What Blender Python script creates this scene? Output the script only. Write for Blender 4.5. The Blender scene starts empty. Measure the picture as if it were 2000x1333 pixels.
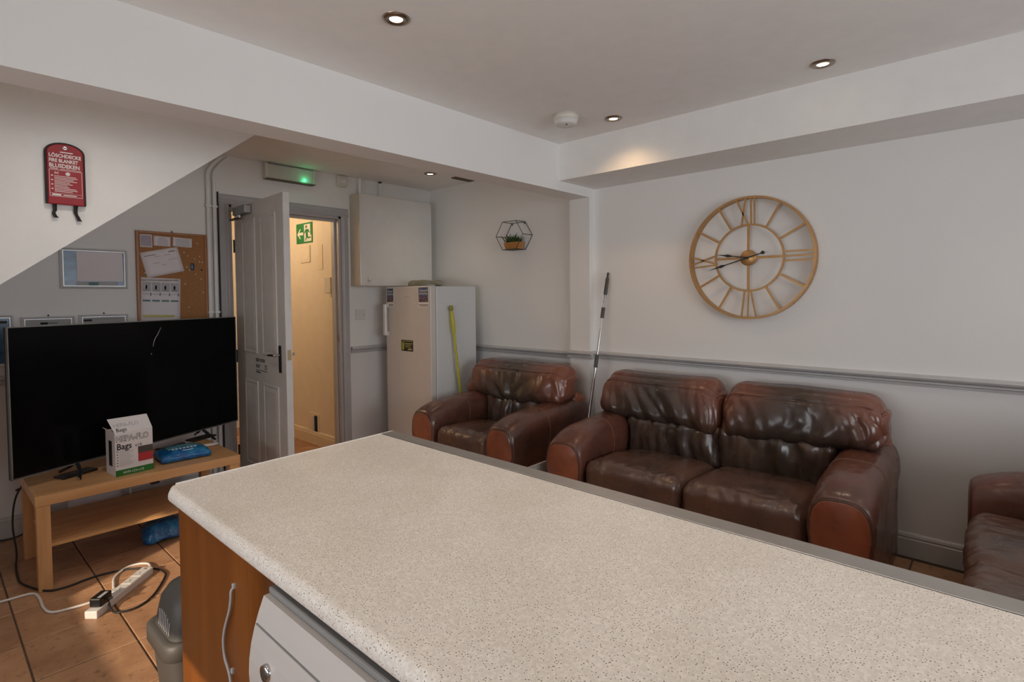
import bpy, bmesh, math, random
from mathutils import Vector, Matrix, noise

# ------------------------------------------------------------------ camera, world, light, exposure
SC = bpy.context.scene
COL = SC.collection
R = math.radians
EYE = 1.45
yaw, pitch, roll = R(42.45), R(-1.87), R(-0.49)
fw = Vector((math.cos(yaw)*math.cos(pitch), math.sin(yaw)*math.cos(pitch), math.sin(pitch)))
rt = Vector((math.sin(yaw), -math.cos(yaw), 0))
up = rt.cross(fw)
rt2 = rt*math.cos(roll) + up*math.sin(roll)
up2 = rt2.cross(fw)
cam = bpy.data.cameras.new('camera')
cam.lens = 1067.0*36/2000
cam.sensor_width = 36
cam.shift_y = -(666.5-614.2)/2000
cam.clip_start = 0.02
camo = bpy.data.objects.new('camera', cam)
COL.objects.link(camo)
m = Matrix((rt2, up2, -fw)).transposed().to_4x4()
m.translation = (0, 0, EYE)
camo.matrix_world = m
SC.camera = camo

SC.view_settings.view_transform = 'Standard'
SC.view_settings.look = 'None'
SC.view_settings.gamma = 1
SC.view_settings.use_curve_mapping = False
SC.view_settings.exposure = 0.18
SC.cycles.diffuse_bounces = 7

W = bpy.data.worlds.new('sky')
SC.world = W
W.use_nodes = True
bg = W.node_tree.nodes['Background']
bg.inputs[0].default_value = (0.80, 0.90, 1.0, 1)
bg.inputs[1].default_value = 1.0

def lamp(name, kind, loc, energy, color, direction=None, **kw):
    l = bpy.data.lights.new(name, kind)
    l.energy = energy
    l.color = color
    for k, v in kw.items():
        setattr(l, k, v)
    o = bpy.data.objects.new(name, l)
    COL.objects.link(o)
    o.location = loc
    if direction is not None:
        o.rotation_euler = Vector(direction).to_track_quat('-Z', 'Y').to_euler()
    return o

SUN_AZ, SUN_EL = R(27), R(22.4)
lamp('sun', 'SUN', (-6, -3, 4), 4.2, (1.0, 0.80, 0.58),
     (math.cos(SUN_EL)*math.cos(SUN_AZ), math.cos(SUN_EL)*math.sin(SUN_AZ), -math.sin(SUN_EL)), angle=R(0.6))
# daylight coming in through the two window openings behind the camera
lamp('daylight_front_window', 'AREA', (1.5, -2.62, 1.62), 53, (0.94, 0.97, 1.0), (0, 1, 0.28),
     shape='RECTANGLE', size=2.9, size_y=1.3)
lamp('daylight_side_window', 'AREA', (-1.88, 1.0, 1.23), 34, (0.95, 0.975, 1.0), (1, 0.1, 0.35),
     shape='RECTANGLE', size=2.5, size_y=0.50)

# ------------------------------------------------------------------ materials
MATS = {}
def srgb(r, g, b):
    f = lambda c: (c/12.92 if c <= .04045 else ((c+.055)/1.055)**2.4)
    return (f(r/255), f(g/255), f(b/255), 1)

class N:
    """tiny node helper"""
    def __init__(s, name):
        s.m = bpy.data.materials.new(name); s.m.use_nodes = True
        s.t = s.m.node_tree; s.b = s.t.nodes['Principled BSDF']
        MATS[name] = s.m
    def n(s, ty, **kw):
        x = s.t.nodes.new(ty)
        for k, v in kw.items():
            if k.startswith('i_'):
                x.inputs[k[2:].replace('_', ' ')].default_value = v
            else:
                setattr(x, k, v)
        return x
    def l(s, a, b): s.t.links.new(a, b)
    def set(s, **kw):
        for k, v in kw.items():
            s.b.inputs[k.replace('_', ' ')].default_value = v
    def coord(s, which='Object', scale=(1, 1, 1)):
        c = s.n('ShaderNodeTexCoord'); mp = s.n('ShaderNodeMapping')
        mp.inputs['Scale'].default_value = scale
        s.l(c.outputs[which], mp.inputs['Vector'])
        return mp.outputs['Vector']
    def noise(s, vec, scale, detail=3, rough=.55):
        x = s.n('ShaderNodeTexNoise'); x.inputs['Scale'].default_value = scale
        x.inputs['Detail'].default_value = detail; x.inputs['Roughness'].default_value = rough
        s.l(vec, x.inputs['Vector']); return x.outputs['Fac']
    def ramp(s, fac, stops, interp='LINEAR'):
        x = s.n('ShaderNodeValToRGB'); x.color_ramp.interpolation = interp
        e = x.color_ramp.elements
        while len(e) < len(stops): e.new(0.5)
        for i, (p, c) in enumerate(stops):
            e[i].position = p; e[i].color = c
        s.l(fac, x.inputs['Fac']); return x.outputs['Color']
    def mix(s, fac, a, b, blend='MIX'):
        x = s.n('ShaderNodeMix'); x.data_type = 'RGBA'; x.blend_type = blend
        for sock, v in ((x.inputs[0], fac), (x.inputs[6], a), (x.inputs[7], b)):
            if hasattr(v, 'links'): s.l(v, sock)
            else: sock.default_value = v
        return x.outputs[2]
    def bump(s, h, strength, dist=.01, prev=None):
        x = s.n('ShaderNodeBump'); x.inputs['Strength'].default_value = strength
        x.inputs['Distance'].default_value = dist
        s.l(h, x.inputs['Height'])
        if prev is not None: s.l(prev, x.inputs['Normal'])
        s.l(x.outputs['Normal'], s.b.inputs['Normal'])
        return x.outputs['Normal']
    def color(s, c):
        if hasattr(c, 'links'): s.l(c, s.b.inputs['Base Color'])
        else: s.b.inputs['Base Color'].default_value = c

def plain(name, c, rough=.5, metal=0, spec=.5, bump=0, bscale=60, var=.0, coat=0):
    n = N(name); n.set(Roughness=rough, Metallic=metal); n.b.inputs['Specular IOR Level'].default_value = spec
    v = n.coord()
    if var:
        f = n.noise(v, 9, 3)
        d = tuple(max(0, x*(1-var)) for x in c[:3]) + (1,)
        e = tuple(min(1, x*(1+var)) for x in c[:3]) + (1,)
        n.color(n.ramp(f, [(.3, d), (.7, e)]))
    else:
        n.color(c)
    if bump: n.bump(n.noise(v, bscale, 3), bump, .004)
    if coat: n.b.inputs['Coat Weight'].default_value = coat
    return n.m

def wall_paint(name, lo, hi, edge):
    """painted plaster: grey below the dado, white above"""
    n = N(name); n.set(Roughness=.62); n.b.inputs['Specular IOR Level'].default_value = .25
    v = n.coord('Object')
    g = n.n('ShaderNodeNewGeometry'); sp = n.n('ShaderNodeSeparateXYZ'); n.l(g.outputs['Position'], sp.inputs[0])
    mt = n.n('ShaderNodeMath', operation='GREATER_THAN'); n.l(sp.outputs['Z'], mt.inputs[0]); mt.inputs[1].default_value = edge
    base = n.mix(mt.outputs[0], lo, hi)
    f = n.noise(v, 2.2, 4)
    n.color(n.mix(f, base, n.mix(.06, base, (.2, .18, .15, 1))))
    n.bump(n.noise(v, 90, 2), .06, .003)
    return n.m

WHITE = (0.83, 0.825, 0.81, 1)
GREYP = (0.745, 0.735, 0.73, 1)
wall_paint('paint_two_tone', GREYP, WHITE, .985)
plain('paint_white', WHITE, .6, spec=.25, bump=.05, bscale=80, var=.02)
plain('paint_ceiling', (0.86, 0.845, 0.83, 1), .7, spec=.2, bump=.05, bscale=70, var=.02)
plain('paint_rail', (0.53, 0.525, 0.525, 1), .4, bump=.03, bscale=30, var=.04)
plain('paint_frame', (0.44, 0.43, 0.435, 1), .38, bump=.03, bscale=30, var=.05)
plain('paint_door', (0.57, 0.54, 0.51, 1), .42, bump=.03, bscale=40, var=.05)
plain('paint_door_edge', (0.62, 0.61, 0.60, 1), .45, var=.05)
plain('paint_hall', (0.78, 0.70, 0.58, 1), .6, bump=.05, bscale=70, var=.03)
plain('paint_hall_trim', (0.76, 0.66, 0.52, 1), .45, var=.03)
plain('white_plastic', (0.72, 0.71, 0.69, 1), .35, var=.02)
plain('cream_plastic', (0.66, 0.63, 0.56, 1), .4, var=.04)
plain('grey_plastic', (0.075, 0.069, 0.063, 1), .52, bump=.04, bscale=200, var=.05)
plain('black_plastic', (0.012, 0.012, 0.013, 1), .35)
plain('black_rubber', (0.016, 0.014, 0.014, 1), .55)
plain('dark_metal', (0.03, 0.028, 0.028, 1), .45, metal=.6)
plain('chrome', (0.62, 0.62, 0.62, 1), .18, metal=1)
plain('silver', (0.66, 0.66, 0.66, 1), .28, metal=1, var=.05)
plain('ring_nickel', (0.34, 0.28, 0.22, 1), .30, metal=1)
plain('frame_silver', (0.74, 0.75, 0.76, 1), .42, metal=.4, var=.04)
plain('steel_trim', (0.55, 0.53, 0.50, 1), .38, metal=1, bump=.03, bscale=300, var=.06)
plain('galvanised', (0.26, 0.27, 0.26, 1), .45, metal=.7, var=.15)
plain('brass', (0.46, 0.36, 0.20, 1), .35, metal=1)
plain('bronze_gold', (0.47, 0.265, 0.105, 1), .38, metal=.55, var=.10)
plain('fridge_white', (0.66, 0.675, 0.68, 1), .32, bump=.02, bscale=400, var=.015)
plain('fridge_door', (0.64, 0.60, 0.56, 1), .30, bump=.02, bscale=400, var=.015)
plain('appliance_white', (0.74, 0.72, 0.71, 1), .28, var=.01)
plain('machine_white', (0.56, 0.53, 0.515, 1), .32, var=.01)
plain('cupboard_gloss', (0.66, 0.65, 0.62, 1), .16, var=.02)
plain('yellow_plastic', (0.50, 0.47, 0.02, 1), .35, var=.06)
plain('yellow_dark', (0.28, 0.27, 0.05, 1), .4)
plain('red_fabric', (0.31, 0.005, 0.013, 1), .5, bump=.10, bscale=260, var=.08)
plain('black_webbing', (0.018, 0.015, 0.016, 1), .7, bump=.2, bscale=400)
plain('print_white', (0.80, 0.76, 0.74, 1), .6)
plain('print_black', (0.012, 0.012, 0.012, 1), .6)
plain('print_grey', (0.24, 0.24, 0.24, 1), .6)
plain('print_pale', (0.42, 0.42, 0.43, 1), .6)
plain('print_green', (0.02, 0.16, 0.02, 1), .5)
plain('print_teal', (0.10, 0.20, 0.20, 1), .6)
plain('print_red', (0.42, 0.025, 0.03, 1), .5)
plain('print_brown', (0.07, 0.055, 0.05, 1), .5)
plain('print_yellow', (0.55, 0.50, 0.18, 1), .6)
plain('print_lime', (0.38, 0.42, 0.02, 1), .5)
plain('paper', (0.78, 0.72, 0.74, 1), .7, bump=.05, bscale=30, var=.02)
plain('paper_mauve', (0.42, 0.36, 0.42, 1), .7, var=.08)
plain('carton_white', (0.72, 0.68, 0.68, 1), .5, var=.02)
plain('exit_green', (0.0, 0.22, 0.055, 1), .45)
plain('blue_fob', (0.02, 0.06, 0.12, 1), .3)
plain('khaki_cloth', (0.26, 0.25, 0.19, 1), .85, bump=.4, bscale=120, var=.2)
plain('pot_wood', (0.46, 0.20, 0.06, 1), .55, bump=.1, bscale=60, var=.15)
plain('foliage', (0.05, 0.10, 0.025, 1), .55, var=.5)
plain('void_black', (0.004, 0.004, 0.004, 1), .8)
plain('vent_brown', (0.15, 0.12, 0.075, 1), .6, var=.1)
plain('white_bag', (0.62, 0.63, 0.70, 1), .4, bump=.3, bscale=30)
plain('grey_board', (0.42, 0.40, 0.37, 1), .5, var=.04)
plain('stitching', (0.24, 0.13, 0.085, 1), .6)
plain('clear_plastic', (0.60, 0.62, 0.56, 1), .25, var=.05)

def emit(name, c, s):
    n = N(name); n.color((.8, .8, .8, 1)); n.b.inputs['Emission Color'].default_value = c
    n.b.inputs['Emission Strength'].default_value = s
emit('lamp_lens', (1, .80, .55, 1), 9.0)
emit('led_green', (.02, 1, .30, 1), 5.0)
emit('hall_globe', (1, .72, .40, 1), 6.0)

def wood(name, c1, c2, c3, axis, scale=1.0, rough=.38):
    n = N(name); n.set(Roughness=rough)
    st = [9, 9, 9]; st[axis] = .55
    v = n.coord('Object', tuple(s*scale for s in st))
    f = n.noise(v, 2.0, 5, .6)
    fine = n.noise(v, 9.0, 4, .7)
    a = n.ramp(f, [(.30, c1), (.52, c2), (.72, c3)])
    n.color(n.mix(.25, a, n.ramp(fine, [(.3, c1), (.7, c3)])))
    n.bump(fine, .06, .003)
wood('oak_x', (.50, .26, .105, 1), (.61, .345, .15, 1), (.69, .41, .20, 1), 0)
wood('oak_z', (.50, .26, .105, 1), (.61, .345, .15, 1), (.69, .41, .20, 1), 2)
wood('cherry_z', (.15, .043, .006, 1), (.20, .060, .008, 1), (.25, .080, .012, 1), 2, .8, .30)

n = N('worktop'); n.set(Roughness=.36)
v = n.coord('Object')
vo = n.n('ShaderNodeTexVoronoi'); vo.inputs['Scale'].default_value = 210; n.l(v, vo.inputs['Vector'])
sp = n.ramp(vo.outputs['Distance'], [(.0, (1, 1, 1, 1)), (.22, (1, 1, 1, 1)), (.30, (0, 0, 0, 1))])
gate = n.ramp(vo.outputs['Color'], [(.44, (0, 0, 0, 1)), (.46, (1, 1, 1, 1))])
vo2 = n.n('ShaderNodeTexVoronoi'); vo2.inputs['Scale'].default_value = 210; n.l(v, vo2.inputs['Vector'])
base = n.ramp(vo2.outputs['Color'], [(.2, (.71, .67, .625, 1)), (.5, (.785, .75, .71, 1)), (.9, (.86, .825, .785, 1))])
cl = n.ramp(n.noise(v, 6, 3), [(.35, (.93, .92, .90, 1)), (.65, (1, 1, 1, 1))])
base = n.mix(1.0, base, cl, 'MULTIPLY')
f = n.mix(1.0, sp, gate, 'MULTIPLY')
n.color(n.mix(f, base, (.20, .155, .125, 1)))

n = N('terracotta'); n.set(Roughness=.42)
v = n.coord('Object')
oi = n.n('ShaderNodeObjectInfo')
rv = n.n('ShaderNodeMath', operation='MULTIPLY'); n.l(oi.outputs['Random'], rv.inputs[0]); rv.inputs[1].default_value = 30
ad = n.n('ShaderNodeVectorMath', operation='ADD'); n.l(v, ad.inputs[0]); n.l(rv.outputs[0], ad.inputs[1])
f = n.noise(ad.outputs[0], 7, 6, .65)
a = n.ramp(f, [(.28, (.34, .18, .10, 1)), (.5, (.45, .255, .145, 1)), (.74, (.55, .335, .20, 1))])
tint = n.ramp(oi.outputs['Random'], [(0, (.86, .84, .82, 1)), (1, (1.06, 1.03, 1.0, 1))])
a = n.mix(1.0, a, tint, 'MULTIPLY')
fl = n.ramp(n.noise(ad.outputs[0], 38, 3), [(.60, (0, 0, 0, 1)), (.70, (1, 1, 1, 1))])
n.color(n.mix(n.mix(.5, (0, 0, 0, 1), fl), a, (.13, .06, .03, 1)))
n.bump(f, .18, .004)
plain('grout', (.105, .07, .045, 1), .85, bump=.3, bscale=90, var=.35)

def leather(name, c_dark, c_mid, c_red, bias, stretch=(18, 18, 18)):
    """aged leather: brown finish worn dull where it is sat on, redder at its edges"""
    n = N(name)
    v = n.coord('Object')
    f = n.noise(v, 3.2, 4, .6)
    a = n.ramp(f, [(.30-bias, c_dark), (.50-bias, c_mid), (.72-bias, c_red)])
    sc = n.ramp(n.noise(n.coord('Object', (40, 6, 14)), 3, 3), [(.66, (0, 0, 0, 1)), (.74, (1, 1, 1, 1))])
    n.color(n.mix(n.mix(.12, (0, 0, 0, 1), sc), a, (.46, .25, .17, 1)))
    leather_finish(n, v, stretch)
def leather_finish(n, v, stretch):
    rr = n.n('ShaderNodeMapRange'); n.l(n.noise(v, 5, 1), rr.inputs[0])
    rr.inputs[3].default_value = .17; rr.inputs[4].default_value = .38
    n.l(rr.outputs[0], n.b.inputs['Roughness'])
    n.b.inputs['Specular IOR Level'].default_value = .75
    # long creases
    w = n.noise(n.coord('Object', stretch), 1.0, 1, .4)
    b2 = n.bump(w, .6, .007)
leather('leather_red', (.17, .050, .027, 1), (.265, .077, .038, 1), (.34, .106, .050, 1), .04)
leather('leather_pad', (.080, .036, .027, 1), (.125, .049, .033, 1), (.175, .060, .037, 1), .0)
leather('leather_brown', (.070, .043, .034, 1), (.105, .060, .046, 1), (.15, .072, .048, 1), .0, (10, 26, 10))
leather('leather_dark', (.050, .036, .029, 1), (.078, .050, .038, 1), (.125, .062, .042, 1), -.04, (9, 24, 7))

n = N('cork'); n.set(Roughness=.9)
v = n.coord()
f = n.noise(v, 130, 4, .7)
n.color(n.ramp(f, [(.3, (.27, .115, .04, 1)), (.5, (.37, .17, .065, 1)), (.72, (.46, .24, .10, 1))]))
n.bump(f, .3, .003)
wood('pine_frame', (.30, .11, .03, 1), (.36, .14, .045, 1), (.42, .18, .06, 1), 2)

n = N('screen'); n.color((.0035, .0035, .004, 1)); n.set(Roughness=.13)
n.b.inputs['Specular IOR Level'].default_value = .10
n.bump(n.noise(n.coord(), 3, 2), .01, .002)

n = N('wipes_film'); n.set(Roughness=.22)
v = n.coord()
f = n.noise(v, 14, 3)
n.color(n.ramp(f, [(.35, (.008, .075, .26, 1)), (.55, (.012, .16, .40, 1)), (.75, (.05, .30, .50, 1))]))
n.bump(n.noise(v, 28, 4), .5, .01)
n = N('wipes_label'); n.set(Roughness=.25)
n.color(n.ramp(n.noise(n.coord(), 20, 3), [(.35, (.05, .22, .34, 1)), (.6, (.18, .40, .48, 1)), (.8, (.5, .62, .66, 1))]))
n.bump(n.noise(n.coord(), 24, 3), .3, .008)

n = N('certificate'); n.set(Roughness=.25)
n.color(n.ramp(n.noise(n.coord('Object', (3, 1, 9)), 2.2, 2), [(.34, (.05, .10, .13, 1)), (.46, (.055, .13, .25, 1)), (.7, (.10, .22, .36, 1))]))
n = N('leaflet_print'); n.set(Roughness=.5)
vv = n.coord('Generated')
spz = n.n('ShaderNodeSeparateXYZ'); n.l(vv, spz.inputs[0])
sky_ = n.ramp(spz.outputs['Z'], [(.0, (.05, .02, .04, 1)), (.25, (.12, .05, .07, 1)), (.5, (.05, .10, .22, 1)), (1, (.015, .075, .20, 1))])
n.color(n.mix(n.ramp(n.noise(n.coord('Object'), 75, 3), [(.52, (0, 0, 0, 1)), (.62, (.6, .6, .6, 1))]), sky_, (.42, .36, .42, 1)))

n = N('window_glass')
t = n.t; tr = n.n('ShaderNodeBsdfTransparent'); gl = n.n('ShaderNodeBsdfGlossy'); gl.inputs['Roughness'].default_value = .02
lw = n.n('ShaderNodeFresnel'); lw.inputs[0].default_value = 1.45
mx = n.n('ShaderNodeMixShader'); n.l(lw.outputs[0], mx.inputs[0]); n.l(tr.outputs[0], mx.inputs[1]); n.l(gl.outputs[0], mx.inputs[2])
n.l(mx.outputs[0], t.nodes['Material Output'].inputs['Surface'])

# ------------------------------------------------------------------ mesh helpers
class MB:
    def __init__(s): s.v = []; s.f = []; s.sm = []
    def add(s, vs, fs, smooth=False):
        o = len(s.v); s.v += [tuple(p) for p in vs]
        s.f += [tuple(i+o for i in f) for f in fs]; s.sm += [smooth]*len(fs); return s
    def box(s, a, b, bev=0, seg=2, mat=None):
        (x0, y0, z0), (x1, y1, z1) = a, b
        x0, x1 = min(x0, x1), max(x0, x1); y0, y1 = min(y0, y1), max(y0, y1); z0, z1 = min(z0, z1), max(z0, z1)
        if bev:
            bm = bmesh.new(); bmesh.ops.create_cube(bm, size=1)
            for q in bm.verts:
                q.co = Vector(((x0+x1)/2+q.co.x*(x1-x0), (y0+y1)/2+q.co.y*(y1-y0), (z0+z1)/2+q.co.z*(z1-z0)))
            bmesh.ops.bevel(bm, geom=bm.edges[:], offset=bev, segments=seg, profile=.5, affect='EDGES')
            s.bm(bm, mat); bm.free(); return s
        vs = [(x, y, z) for x in (x0, x1) for y in (y0, y1) for z in (z0, z1)]
        fs = [(0, 1, 3, 2), (4, 6, 7, 5), (0, 4, 5, 1), (2, 3, 7, 6), (0, 2, 6, 4), (1, 5, 7, 3)]
        if mat is not None: vs = [mat @ Vector(p) for p in vs]
        return s.add(vs, fs)
    def bm(s, bm, mat=None, smooth=False):
        bm.verts.index_update()
        vs = [(mat @ q.co if mat is not None else q.co.copy()) for q in bm.verts]
        s.add(vs, [[q.index for q in f.verts] for f in bm.faces], smooth); return s
    def prism(s, pts, axis, a, b):
        """polygon pts (2D, in the two other axes in x,y,z order) extruded from a to b along axis"""
        def mk(p, t):
            q = list(p); q.insert(axis, t); return tuple(q)
        n_ = len(pts)
        vs = [mk(p, a) for p in pts]+[mk(p, b) for p in pts]
        fs = [tuple(range(n_)), tuple(range(2*n_-1, n_-1, -1))]
        fs += [(i, (i+1) % n_, (i+1) % n_+n_, i+n_) for i in range(n_)]
        return s.add(vs, fs)
    def tube(s, path, r, seg=10, cap=True, closed=False):
        P = [Vector(p) for p in path]; n_ = len(P); rad = r if isinstance(r, (list, tuple)) else [r]*n_
        prev = None; rings = []
        for i, p in enumerate(P):
            if closed: d = P[(i+1) % n_]-P[i-1]
            else: d = P[min(i+1, n_-1)]-P[max(i-1, 0)]
            if d.length < 1e-9: d = Vector((0, 0, 1))
            d.normalize()
            if prev is None:
                a = Vector((0, 0, 1)) if abs(d.z) < .9 else Vector((1, 0, 0))
                u = d.cross(a).normalized()
            else:
                u = (prev-d*prev.dot(d)).normalized()
            prev = u; w = d.cross(u)
            rings.append([p+(u*math.cos(t)+w*math.sin(t))*rad[i] for t in (2*math.pi*k/seg for k in range(seg))])
        vs = [q for r_ in rings for q in r_]; fs = []
        for i in range(n_ if closed else n_-1):
            j = (i+1) % n_
            for k in range(seg):
                fs.append((i*seg+k, i*seg+(k+1) % seg, j*seg+(k+1) % seg, j*seg+k))
        s.add(vs, fs, True)
        if cap and not closed:
            s.add(rings[0], [tuple(range(seg-1, -1, -1))]); s.add(rings[-1], [tuple(range(seg))])
        return s
    def lathe(s, prof, origin, axis='z', seg=32, smooth=True):
        """profile (r, h) turned about axis through origin"""
        ox, oy, oz = origin; vs = []; fs = []; n_ = len(prof)
        for k in range(seg):
            t = 2*math.pi*k/seg; c, d = math.cos(t), math.sin(t)
            for (r, h) in prof:
                p = {'z': (r*c, r*d, h), 'x': (h, r*c, r*d), 'y': (r*d, h, r*c)}[axis]
                vs.append((ox+p[0], oy+p[1], oz+p[2]))
        for k in range(seg):
            j = (k+1) % seg
            for i in range(n_-1):
                fs.append((k*n_+i, j*n_+i, j*n_+i+1, k*n_+i+1))
        return s.add(vs, fs, smooth)
    def grid(s, fn, nu, nv, smooth=True, closeu=False):
        vs = [fn(i/nu, j/nv) for i in range(nu+(0 if closeu else 1)) for j in range(nv+1)]
        fs = []
        for i in range(nu):
            i2 = (i+1) % nu if closeu else i+1
            for j in range(nv):
                fs.append((i*(nv+1)+j, i2*(nv+1)+j, i2*(nv+1)+j+1, i*(nv+1)+j+1))
        return s.add(vs, fs, smooth)
    def build(s, name, mat, parent=None, loc=None, recalc=True, bevel=0):
        me = bpy.data.meshes.new(name); me.from_pydata(s.v, [], s.f)
        me.polygons.foreach_set('use_smooth', s.sm)
        if recalc:
            bm = bmesh.new(); bm.from_mesh(me); bmesh.ops.recalc_face_normals(bm, faces=bm.faces[:]); bm.to_mesh(me); bm.free()
        me.materials.append(MATS[mat]); me.update()
        o = bpy.data.objects.new(name, me); COL.objects.link(o)
        if loc is not None: o.location = loc
        if parent is not None: o.parent = parent
        if bevel:
            b = o.modifiers.new('bevel', 'BEVEL'); b.width = bevel; b.segments = 2; b.limit_method = 'ANGLE'
        return o

def thing(name, label, cat, loc=(0, 0, 0), rotz=0, group=None):
    o = bpy.data.objects.new(name, None); COL.objects.link(o); o.empty_display_size = .05
    o.location = loc; o.rotation_euler = (0, 0, rotz)
    return tag(o, label, cat, group)
def tag(o, label, cat, group=None):
    o['label'] = label; o['category'] = cat
    if group: o['group'] = group
    return o
def struct(o, label=None):
    o['kind'] = 'structure'
    if label: o['label'] = label
    return o
def box(name, a, b, mat, parent=None, bev=0, seg=2):
    return MB().box(a, b, bev, seg).build(name, mat, parent)

def text(body, size, mat, parent, loc, rot, name='lettering', align='LEFT', sx=1, extrude=.0004, bold=0):
    cu = bpy.data.curves.new(name, 'FONT'); cu.body = body; cu.size = size; cu.align_x = align; cu.extrude = extrude
    cu.resolution_u = 3; cu.offset = bold
    tmp = bpy.data.objects.new(name, cu); COL.objects.link(tmp)
    dg = bpy.context.evaluated_depsgraph_get()
    me = bpy.data.meshes.new_from_object(tmp.evaluated_get(dg))
    bpy.data.objects.remove(tmp)
    me.materials.clear(); me.materials.append(MATS[mat])
    o = bpy.data.objects.new(name, me); COL.objects.link(o); o.parent = parent
    o.location = loc; o.rotation_euler = rot; o.scale = (sx, 1, 1)
    return o
FACE_MY = (R(90), 0, 0)            # reads along +X on a surface facing -Y
FACE_MX = (R(90), 0, R(-90))       # reads along -Y on a surface facing -X

def spline(pts, n=8):
    """Catmull-Rom through points"""
    P = [Vector(p) for p in pts]; out = []
    for i in range(len(P)-1):
        p0, p1, p2, p3 = P[max(i-1, 0)], P[i], P[i+1], P[min(i+2, len(P)-1)]
        for k in range(n):
            t = k/n
            out.append(.5*((2*p1)+(p2-p0)*t+(2*p0-5*p1+4*p2-p3)*t*t+(3*p1-p0-3*p2+p3)*t**3))
    out.append(P[-1]); return out

def puff(half, r, cuts=16, fn=None):
    """rounded box mesh of half extents with corner radius r; fn(p, q) may move each point (q = position in -1..1)"""
    mb = MB(); hx, hy, hz = half
    bm = bmesh.new(); bmesh.ops.create_cube(bm, size=2)
    bmesh.ops.subdivide_edges(bm, edges=bm.edges[:], cuts=cuts, use_grid_fill=True)
    for v_ in bm.verts:
        q = v_.co.copy()
        e = Vector([math.copysign(1-(1-abs(c))**1.35, c) for c in q])      # crowd samples to the rims
        p = Vector((e.x*hx, e.y*hy, e.z*hz))
        inn = Vector((max(-hx+r, min(hx-r, p.x)), max(-hy+r, min(hy-r, p.y)), max(-hz+r, min(hz-r, p.z))))
        d = p-inn
        if d.length > 1e-9: p = inn+d.normalized()*r
        if fn: p = fn(p, e)
        v_.co = p
    mb.bm(bm, None, True); bm.free(); return mb

# ------------------------------------------------------------------ the room
XR, YB, YP, YP2, ZC = 3.66, 4.50, 2.455, 2.645, 2.556
XL, YF = -1.65, -2.40

# floor slab with its tiles
TP, TX0, TY0 = .335, .265, 2.72
floor = struct(box('floor', (XL-.1, YF-.1, -.12), (XR+.1, 6.6, -.004), 'grout'), 'terracotta tiled floor with dark joints')
tile_mesh = None
loose = MB()
def tile_geo(mb, cx, cy):
    h, g, z0, z1 = TP/2-.0035, .0025, -.006, .0
    vs = [(cx+sx*h, cy+sy*h, z0) for sx, sy in ((-1, -1), (1, -1), (1, 1), (-1, 1))]
    vs += [(cx+sx*h, cy+sy*h, z1-g) for sx, sy in ((-1, -1), (1, -1), (1, 1), (-1, 1))]
    vs += [(cx+sx*(h-g), cy+sy*(h-g), z1) for sx, sy in ((-1, -1), (1, -1), (1, 1), (-1, 1))]
    fs = [(8, 9, 10, 11)]+[(i, (i+1) % 4, (i+1) % 4+4, i+4) for i in range(4)]+[(i+4, (i+1) % 4+4, (i+1) % 4+8, i+8) for i in range(4)]
    mb.add(vs, fs)
i0, i1 = math.floor((XL-TX0)/TP), math.ceil((XR-TX0)/TP)
j0, j1 = math.floor((YF-TY0)/TP), math.ceil((6.4-TY0)/TP)
rnd = random.Random(3)
for i in range(i0, i1):
    for j in range(j0, j1):
        cx, cy = TX0+(i+.5)*TP, TY0+(j+.5)*TP
        if cx > XR+.1 or cy > 6.5: continue
        near = (-.1 < cx < 1.6 and 1.6 < cy < 4.7) or (2.2 < cx and -.4 < cy < 1.0) or (2.0 < cx < 2.8 and 4.4 < cy < 6.2)
        if near:
            if tile_mesh is None:
                t_ = MB(); tile_geo(t_, 0, 0); o = t_.build('tile', 'terracotta', floor); tile_mesh = o.data
            else:
                o = bpy.data.objects.new('tile', tile_mesh); COL.objects.link(o); o.parent = floor
            o.location = (cx, cy, rnd.uniform(-.0008, .0008))
            o.rotation_euler = (rnd.uniform(-.0015, .0015), rnd.uniform(-.0015, .0015), 0)
        else:
            tile_geo(loose, cx, cy)
o = loose.build('tile_field', 'terracotta', floor); o['kind'] = 'stuff'

struct(box('ceiling', (XL-.1, YF-.1, ZC), (XR+.1, 6.6, ZC+.1), 'paint_ceiling'), 'white plaster ceiling with recessed downlights')
struct(box('wall_right', (XR, YF-.1, 0), (XR+.1, YB+.1, ZC), 'paint_two_tone'), 'white wall with grey lower half below a dado rail')
OX0, OX1, OZ = 1.66, 2.63, 2.19           # doorway in the back wall
struct(MB().box((XL, YB, 0), (OX0, YB+.1, ZC)).box((OX1, YB, 0), (XR, YB+.1, ZC)).box((OX0, YB, OZ), (OX1, YB+.1, ZC)).build('wall_back', 'paint_two_tone'), 'back wall with an open doorway to a hall')
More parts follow.
